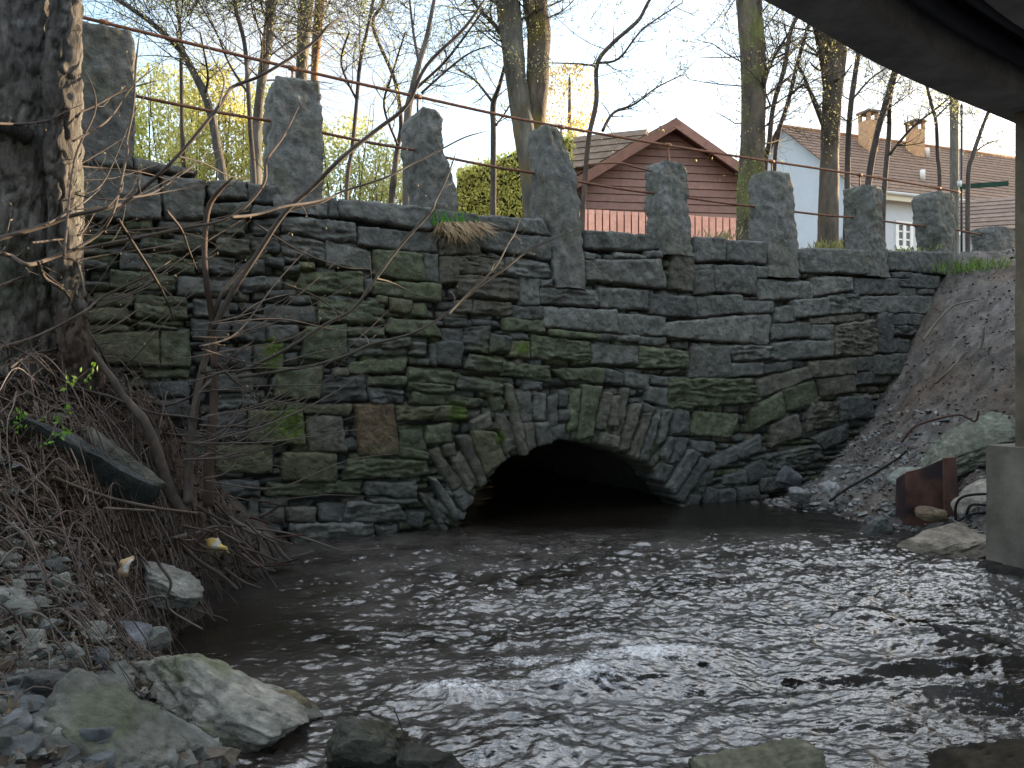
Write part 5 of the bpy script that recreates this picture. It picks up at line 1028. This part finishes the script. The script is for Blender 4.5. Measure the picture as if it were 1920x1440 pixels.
# gable faces the camera: front corner right, gable direction left
gl, gr_ = at(1088, 340, 18.0), at(1402, 330, 18.6)
Fp = Vector((gr_.x, gr_.y, 0)); bdir = Vector((gl.x-gr_.x, gl.y-gr_.y, 0)); wdt = bdir.length; bdir.normalize(); adir = Vector((bdir.y, -bdir.x, 0)); adir = -adir if adir.y < 0 else adir
adir = (adir+Vector((-.25, 0, 0))).normalized()
zrg = at(1278, 236, 18.3).z; ze = at(1402, 335, 18.6).z-.1
c, rf = gable_house(shed, Fp, adir, bdir, wdt, 7, zr-.2, ze, zrg, RED, M['boards'], (.12, .085, .06), ov=.35)
rf.build('roof', M['rooftile'], shed, smooth=False)
r0 = at(1205, 245, 19.4); r1 = at(1056, 264, 20.1); aw = r1-r0; aw.z = 0; lw = aw.length; aw.normalize(); bw = Vector((aw.y, -aw.x, 0)); bw = bw if bw.y > 0 else -bw
cw, rfw = gable_house(shed, r0-bw*1.0, aw, bw, 2.0, lw, zr-.2, r0.z-1.0, r0.z, RED, M['boards'], (.12, .085, .06), ov=.12)
rfw.build('roof', M['rooftile'], shed, smooth=False)
mb = MB(); fwd = -adir
nb = 26
for k in range(nb):
    z0 = zr+(zrg-zr)*k/nb; z1 = zr+(zrg-zr)*(k+1)/nb-.018
    zz = (z0+z1)/2; f = 1 if zz < ze else max(0, 1-(zz-ze)/(zrg-ze)); hw = wdt/2*f
    if hw < .08: continue
    cen = (c[0]+c[1])/2+fwd*.03; tilt = fwd*.012
    vs = [cen-bdir*hw+UP*z0+tilt*1.6, cen+bdir*hw+UP*z0+tilt*1.6, cen+bdir*hw+UP*z1, cen-bdir*hw+UP*z1]; vs += [v-fwd*.025 for v in vs]
    mb.add(vs, [(0, 1, 2, 3), (4, 5, 6, 7), (0, 4, 5, 1), (2, 6, 7, 3), (0, 3, 7, 4), (1, 5, 6, 2)], jit(RED, .1))
mb.build('gable_boards', M['boards'], shed, smooth=False)
apex = (c[0]+c[1])/2-adir*.4+UP*(zrg+.05); sl = (zrg-ze)/(wdt/2)
for s, cc in ((1, c[1]), (-1, c[0])):
    e = cc+bdir*s*.4-adir*.4+UP*(ze-sl*.4+.03); mb = MB(); ax = (e-apex)/2; dn = ax.cross(adir).normalized(); dn = dn if dn.z < 0 else -dn
    box(mb, (apex+e)/2+dn*.1+adir*-.02*(s+2), ax, adir*.025, dn*.11, (.25, .13, .10)); o = mb.build('bargeboard', M['boards'], shed, smooth=False)
mb = MB(); 
for s in (-1, 1):
    e = (c[1] if s > 0 else c[0])+bdir*s*.3-adir*.2+UP*(ze-sl*.3); p = apex+adir*.2-UP*.1; ax = (e-p)/2; dn = ax.cross(adir).normalized(); dn = dn if dn.z < 0 else -dn
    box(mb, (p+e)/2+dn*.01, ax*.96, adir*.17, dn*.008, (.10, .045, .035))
mb.build('soffit', M['boards'], shed, smooth=False)
fen = thing('board_fence', 'salmon red vertical board fence in front of the shed', 'fence', at(1240, 450, 17)); mb = MB()
fl, fr = at(1075, 470, 16.8), at(1394, 470, 17.4); dv = fr-fl; dv.z = 0; nbo = 24; ztl = at(1090, 391, 16.8).z
for k in range(nbo):
    a = fl+dv*(k+.08)/nbo; bq = fl+dv*(k+.90)/nbo; zt = ztl+random.uniform(-.005, .005)-.1*k/nbo
    yy = Vector((0, .02 if k % 1 == 0 else 0, 0)); cx_ = (a+bq)/2; cx_.z = (zt+zr)/2
    box(mb, cx_, (bq-a)/2, Vector((0, .011, 0)), UP*(zt-zr)/2, jit(SAL, .08))
mb.build('boards', M['boards'], fen, smooth=False)
mb = MB(); cx_ = (fl+fr)/2+Vector((0, .06, 0)); cx_.z = ztl-.5; box(mb, cx_, dv/2, Vector((0, .03, 0)), UP*.05, (.25, .07, .05)); cx_ = cx_.copy(); cx_.z = zr+.3; box(mb, cx_, dv/2, Vector((0, .03, 0)), UP*.05, (.25, .07, .05)); cx_ = cx_.copy(); cx_.y += .04; cx_.z = (ztl+zr)/2-.06; box(mb, cx_, dv/2, Vector((0, .008, 0)), UP*((ztl-zr)/2-.02), (.16, .04, .03)); mb.build('fence_rails', M['boards'], fen, smooth=False)
# white house
wh = thing('white_house', 'white house with brown tiled roof and two chimneys', 'house', at(1700, 480, 30))
Fq = at(1612, 353, 28); a_ = Vector((.94, .342, 0)).normalized(); b_ = Vector((-.342, .94, 0)).normalized()
zeh = Fq.z; zrh = at(1467, 240, 31.9).z
c, rf = gable_house(wh, Fq, a_, b_, 8.26, 17, zr-.3, zeh, zrh, (.39, .415, .455), M['plaster'], (.135, .085, .06), ov=.25)
rf.build('roof', M['rooftile'], wh, smooth=False)
rg_ = MB(); A_ = Fq+b_*4.13; A_.z = zrh+.03; tube(rg_, [A_-a_*.25, A_+a_*8.6, A_+a_*17.2], .11, 8, (.26, .13, .07)); rg_.build('ridge_tiles', M['rooftile'], wh)
mb = MB(); g0 = Fq-b_*.36+UP*-.16; tube(mb, [g0-a_*.2, g0+a_*17], .07, 8, (.45, .44, .42)); mb.build('gutter', M['plaster'], wh)
def chimney(px, py0, py1, Y, w):
    p = at(px, py0, Y); q = at(px, py1, Y); cen = (p+q)/2; mb = MB(); box(mb, cen, a_*w/2, b_*w/2*1.1, UP*((p.z-q.z)/2), (.42, .25, .14)); o = mb.build('chimney', M['brick'], wh, smooth=False)
    mb = MB()
    for sx in (-1, 1):
        for sy in (-1, 1): box(mb, p+a_*sx*w*.4+b_*sy*w*.45+UP*.16, a_*.06, b_*.06, UP*.16, (.33, .21, .13))
    box(mb, p+UP*.36, a_*w*.62, b_*w*.68, UP*.045, (.13, .10, .09)); mb.build('cap', M['brick'], o, smooth=False)
chimney(1628, 228, 300, 32.2, .52); chimney(1716, 245, 300, 33.2, .5)
def window(px0, px1, py0, py1):
    def onf(px, py):
        r = Vector(((px-CX)/F, 1, (HY-py)/F)); nn = b_; s = (Fq-Vector((0, 0, CAMH))).dot(nn)/r.dot(nn); return r*s+Vector((0, 0, CAMH))-b_*.02
    tl, br_ = onf(px0, py0), onf(px1, py1); w_ = (br_-tl).dot(a_); h_ = tl.z-br_.z; cen = (tl+br_)/2; fr_ = MB()
    for k in (-1, 0, 1): box(fr_, cen+a_*k*w_/2, a_*.07, b_*.05, UP*(h_/2+.07), (.6, .6, .6))
    for k in (-1, 1): box(fr_, cen+UP*k*h_/2-b_*.003, a_*(w_/2+.07), b_*.052, UP*.07, (.6, .6, .6))
    for k in (-.33, .33): box(fr_, cen+UP*k*h_/2+b_*.003, a_*(w_/2), b_*.03, UP*.025, (.6, .6, .6))
    o = fr_.build('window', M['plaster'], wh, smooth=False); pn = MB(); box(pn, cen+b_*.005, a_*w_/2, b_*.012, UP*h_/2); pn.build('pane', M['glass'], o, smooth=False)
window(1680, 1707, 418, 466); window(1600+160, 1788, 420, 470)
mb = MB(); p0 = Fq-b_*.28-a_*.3+UP*-.28; box(mb, p0+a_*8.7, a_*8.8, b_*.05, UP*.13, (.5, .47, .38)); mb.build('eave_board', M['plaster'], wh, smooth=False)
mb = MB(); tube(mb, [Fq+a_*.15-b_*.08+UP*-.3, Fq+a_*.15-b_*.08-UP*(Fq.z-zr)], .05, 8, (.7, .7, .72)); mb.build('drainpipe', M['plaster'], wh)
for px, py in ((1738, 297), (1730, 340)):
    def onr(px, py):
        r0 = Fq+b_*4.13; r0.z = zrh; nn = (a_).cross(r0-Fq).normalized(); r = Vector(((px-CX)/F, 1, (HY-py)/F)); s = (Fq-Vector((0, 0, CAMH))).dot(nn)/r.dot(nn); return r*s+Vector((0, 0, CAMH))
    p = onr(px, py); mb = MB(); tube(mb, [p, p+UP*.45], .1, 8, (.5, .48, .45)); mb.build('roof_vent', M['plaster'], wh)
cot = thing('white_cottage', 'white cottage with a tiled gable roof beside the concrete pillar', 'house', at(1870, 470, 22))
Fc = at(1822, 428, 21); bc = Vector((.35, .94, 0)).normalized(); acd = Vector((.94, -.35, 0)).normalized()
c2, rf = gable_house(cot, Fc, acd, bc, 4.0, 6, zr-.2, Fc.z, Fc.z+1.15, (.42, .42, .41), M['plaster'], (.13, .09, .068), ov=.3); rf.build('roof', M['rooftile'], cot, smooth=False)
ap = (c2[0]+c2[1])/2-acd*.33+UP*(Fc.z+1.2)
for s, cc in ((-1, c2[0]), (1, c2[1])):
    e = cc+bc*s*.3-acd*.33+UP*(Fc.z-.25); mb = MB(); ax = (e-ap)/2; dn = ax.cross(acd).normalized(); dn = dn if dn.z < 0 else -dn; box(mb, (ap+e)/2+dn*.05-acd*.01*s, ax, acd*.03, dn*.09, (.6, .58, .55)); mb.build('bargeboard', M['plaster'], cot, smooth=False)
# pole and sign
pole = thing('utility_pole', 'round weathered wooden pole before the brown roof', 'pole', at(1790, 480, 16)); mb = MB(); A = at(1790, 480, 16); A.z = zr-.1; Bq = at(1789, 100, 16)
tube(mb, [A.lerp(Bq, i/24) for i in range(25)], [lerp(.092, .08, i/24) for i in range(25)], 14, rough=.05, colf=lambda v: tuple(x*(1+.3*noise.noise(Vector((v.x*14, v.y*14, v.z*2)))) for x in (.20, .19, .17))); mb.build('shaft', M['bark'], pole)
pp = thing('sign_post', 'thin dark metal post with a green street sign arm by the wooden pole', 'sign', at(1803, 480, 15.2)); mb = MB(); A = at(1803, 480, 15.2); A.z = zr-.1; tube(mb, [A, at(1803, 196, 15.2)], .022, 8); mb.build('post', M['pipe'], pp)
mb = MB(); p, q = at(1800, 350, 15.15), at(1890, 344, 15.0); box(mb, (p+q)/2, (q-p)/2, Vector((0, .02, 0)), UP*.045, (.015, .045, .032)); mb.build('sign_blade', M['concrete'], pp, smooth=False)
mb = MB(); p = at(1799, 345, 15.15); tube(mb, [p-UP*.06, p+UP*.06], .04, 8, (.5, .5, .5)); mb.build('clamp', M['concrete'], pp)

# ------------------------------------------------------------ concrete bridge
cb = thing('concrete_footbridge', 'dark concrete bridge deck crossing overhead with its pillar at the right edge', 'bridge', (4.4, 6.3, 0))
_e = [at(x, y, (3.8-CAMH)*F/(HY-y)) for x, y in [(1430, 0), (1670, 132), (1900, 230)]]
edge = [Vector((-8.4, -3.0, 0)), Vector((-4.5, -.05, 0)), Vector((-1.4, 2.32, 0))]+[Vector((p.x, p.y, 0)) for p in _e]+[Vector((6.0, 7.8, 0)), Vector((9, 9.75, 0)), Vector((15, 13.4, 0))]
E = catmull(edge, 6)
CN = (.2, .195, .19)
def sweep(mb, prof, col):
    rows = []; vs = []; cs = []
    for i, p in enumerate(E):
        tv = (E[min(i+1, len(E)-1)]-E[max(i-1, 0)]).normalized(); nv_ = Vector((tv.y, -tv.x, 0))
        for (s, z) in prof: vs.append(p+nv_*s+UP*z); cs.append(tuple(x*(1+.15*noise.noise(vs[-1]*2)) for x in col))
    k = len(prof); fs = [(i*k+j, i*k+(j+1) % k, (i+1)*k+(j+1) % k, (i+1)*k+j) for i in range(len(E)-1) for j in range(k)]
    fs += [tuple(range(k)), tuple((len(E)-1)*k+j for j in range(k))[::-1]]
    mb.add(vs, fs, cs)
mb = MB(); sweep(mb, [(.0, 3.8), (.34, 3.8), (.34, 4.3), (-.02, 4.3)], CN); mb.build('edge_beam', M['concrete'], cb, smooth=False)
mb = MB(); sweep(mb, [(-.12, 4.302), (4.3, 4.302), (4.3, 4.55), (-.12, 4.55)], CN); mb.build('deck_slab', M['concrete'], cb, smooth=False)
mb = MB(); sweep(mb, [(.78, 3.86), (3.5, 3.86), (3.5, 4.3), (.78, 4.3)], CN); mb.build('main_girder', M['concrete'], cb, smooth=False)
mb = MB(); sweep(mb, [(3.98, 3.8), (4.27, 3.8), (4.27, 4.3), (3.98, 4.3)], CN); mb.build('edge_beam', M['concrete'], cb, smooth=False)
for off, r, z_ in ((.46, .075, 4.0), (.65, .06, 4.02)):
    mb = MB(); pts = []
    for i, p in enumerate(E):
        tv = (E[min(i+1, len(E)-1)]-E[max(i-1, 0)]).normalized(); pts.append(p+Vector((tv.y, -tv.x, 0))*off+UP*z_)
    tube(mb, pts, r, 12); mb.build('service_pipe', M['pipe'], cb)
CT_ = (.115, .095, .068)
def block(name, x0, x1, y0, y1, z0, z1, col, parent, nz=10):
    d = D*.35+Vector((0.65, 0.0, 0)); p = {}
    for i in (0, 1):
        for j in (0, 1):
            for k in (0, 1): p[(i, j, k)] = Vector(((x0, x1)[i], (y0, y1)[j], (z0, z1)[k]))
    mb = MB(); hexa(mb, p, (8, 8, 24), .004, 4, .0, colf=lambda v: tuple(x*(1+.22*noise.fractal(Vector((v.x*5, v.y*5, v.z*.8)), .8, 2, 4)) for x in col)); return mb.build(name, M['concrete'], parent, smooth=False)
FD = Vector((-.41, .91, 0)).normalized(); GD = Vector((.91, .41, 0)).normalized()
def block(name, A, ln, dpth, z0, z1, col, parent):
    p = {}
    for i in (0, 1):
        for j in (0, 1):
            for k in (0, 1): p[(i, j, k)] = Vector((A[0], A[1], (z0, z1)[k]))+FD*(-ln*(1-i))+GD*(dpth*j)
    q = {(i, j, k): p[(1-i if False else i, j, k)] for (i, j, k) in p}
    mb = MB(); hexa(mb, q, (8, 8, 24), .004, 4, .0, colf=lambda v: tuple(x*(1+.3*noise.fractal(Vector((v.x*5, v.y*5, v.z*.8)), .8, 2, 4)) for x in col)); return mb.build(name, M['concrete'], parent, smooth=False)
block('pillar', (4.20, 6.42), .62, .6, .95, 3.86, CT_, cb)
block('plinth', (4.02, 6.52), 1.0, 1.1, -.4, 1.02, (.13, .115, .096), cb)
mb = MB(); 
for k in range(7):
    p = Vector((4.02, 6.45, -.02))-FD*(k*.17)-GD*.05
    rockshape(mb, p, (.16, .12, .07), (0, .1*k, .3*k), 300+k, (.05, .042, .038), 8, .12, 6)
o = mb.build('footing', M['rock'], cb)

# rusty sheet pile, hoses
sp_ = thing('rusty_steel_pile', 'rusty steel sheet pile with a flange standing in the water at the right', 'steel pile', on_z(1740, 990, 0)); Ys = 8.0
def plate(name, pts, Y0, Y1, th):
    mb = MB(); n = len(pts); P = [at(x, y, lerp(Y0, Y1, (x-1683)/120)) for x, y in pts]; B = [p+Vector((.2, 1, 0)).normalized()*th for p in P]
    fs = [tuple(range(n)), tuple(range(n, 2*n))[::-1]]+[(i, i+n, (i+1) % n+n, (i+1) % n) for i in range(n)]; mb.add(P+B, fs); mb.build(name, M['steel'], sp_, smooth=False)
plate('web', [(1693, 985), (1688, 900), (1700, 885), (1730, 878), (1775, 858), (1790, 858), (1795, 960), (1790, 990)], 7.75, 7.75, .02)
plate('flange', [(1772, 975), (1770, 859), (1792, 857), (1800, 950), (1796, 975)], 7.62, 7.55, .05)
plate('side_return', [(1680, 965), (1682, 898), (1696, 888), (1700, 985)], 7.6, 7.7, .03)
for lab, pts in [('upper black hose looping out beside the rusty pile', [(1792, 975), (1792, 950), (1800, 935), (1820, 928), (1855, 926)]), ('short black hose looping between the other two hoses', [(1812, 965), (1818, 950), (1830, 946), (1855, 948)]), ('lowest black hose lying under the other hoses by the plinth', [(1795, 978), (1815, 967), (1835, 962), (1858, 960)])]:
    mb = MB(); tube(mb, catmull(poly(pts, 7.35, 7.2), 6), .012, 8, (.03, .028, .028)); o = mb.build('hose', M['twig']); tag(o, lab, 'hose')

# -------------------------------------------------------------- sky and sun
SUN_EL, SUN_AZ = math.radians(8.5), math.radians(56)     # azimuth clockwise from the view direction
w = bpy.data.worlds.new('World'); scene.world = w; w.use_nodes = True; t = w.node_tree; L = t.links; bg = t.nodes['Background']
sky = t.nodes.new('ShaderNodeTexSky'); sky.sky_type = 'NISHITA'; sky.sun_disc = False; sky.sun_elevation = SUN_EL; sky.sun_rotation = SUN_AZ; sky.air_density = 1.0; sky.dust_density = 1.5; sky.ozone_density = 1.
tc = t.nodes.new('ShaderNodeTexCoord'); n1 = t.nodes.new('ShaderNodeTexNoise'); n1.inputs['Scale'].default_value = 2.2; n1.inputs['Detail'].default_value = 6; L.new(tc.outputs['Generated'], n1.inputs['Vector'])
mr = t.nodes.new('ShaderNodeMapRange'); mr.inputs['From Min'].default_value = .43; mr.inputs['From Max'].default_value = .67; mr.inputs['To Min'].default_value = .0; mr.inputs['To Max'].default_value = .97; L.new(n1.outputs['Fac'], mr.inputs['Value'])
mx = t.nodes.new('ShaderNodeMixRGB'); mx.inputs['Color2'].default_value = (6.3, 6.7, 7.3, 1); sx = t.nodes.new('ShaderNodeSeparateXYZ'); L.new(tc.outputs['Generated'], sx.inputs[0])
me_ = t.nodes.new('ShaderNodeMapRange'); me_.interpolation_type = 'SMOOTHSTEP'; me_.inputs['From Min'].default_value = .36; me_.inputs['From Max'].default_value = .66; L.new(sx.outputs['Z'], me_.inputs['Value'])
cl = t.nodes.new('ShaderNodeMixRGB'); cl.inputs['Color1'].default_value = (1.32, 1.39, 1.49, 1); cl.inputs['Color2'].default_value = (8.0, 8.3, 8.7, 1); L.new(me_.outputs[0], cl.inputs['Fac']); L.new(cl.outputs[0], mx.inputs['Color2'])
L.new(mr.outputs[0], mx.inputs['Fac']); L.new(sky.outputs[0], mx.inputs['Color1']); L.new(mx.outputs[0], bg.inputs['Color']); bg.inputs['Strength'].default_value = .13
sd_ = bpy.data.lights.new('sun', 'SUN'); sd_.energy = 4.2; sd_.angle = math.radians(.6); sd_.color = (1, .76, .5); so = bpy.data.objects.new('sun', sd_); COL.objects.link(so)
sv = Vector((math.sin(SUN_AZ)*math.cos(SUN_EL), math.cos(SUN_AZ)*math.cos(SUN_EL), math.sin(SUN_EL))); so.rotation_euler = sv.to_track_quat('Z', 'Y').to_euler(); so.location = (20, 20, 20)
# ------------------------------------------------------------------- camera
cd = bpy.data.cameras.new('camera'); cd.sensor_width = 36; cd.lens = F/1920*36; cd.clip_end = 2000; cd.clip_start = .05; cd.shift_y = -(720-HY)/1920
co = bpy.data.objects.new('camera', cd); co.location = (0, 0, CAMH); co.rotation_euler = (math.radians(90), 0, 0); COL.objects.link(co); scene.camera = co
for o in scene.objects:
    if '_loc' in o: del o['_loc']
scene.view_settings.view_transform = 'Standard'; scene.view_settings.look = 'None'; scene.view_settings.gamma = 1; scene.view_settings.exposure = 2.6
scene.cycles.use_denoising = True; scene.cycles.max_bounces = 6
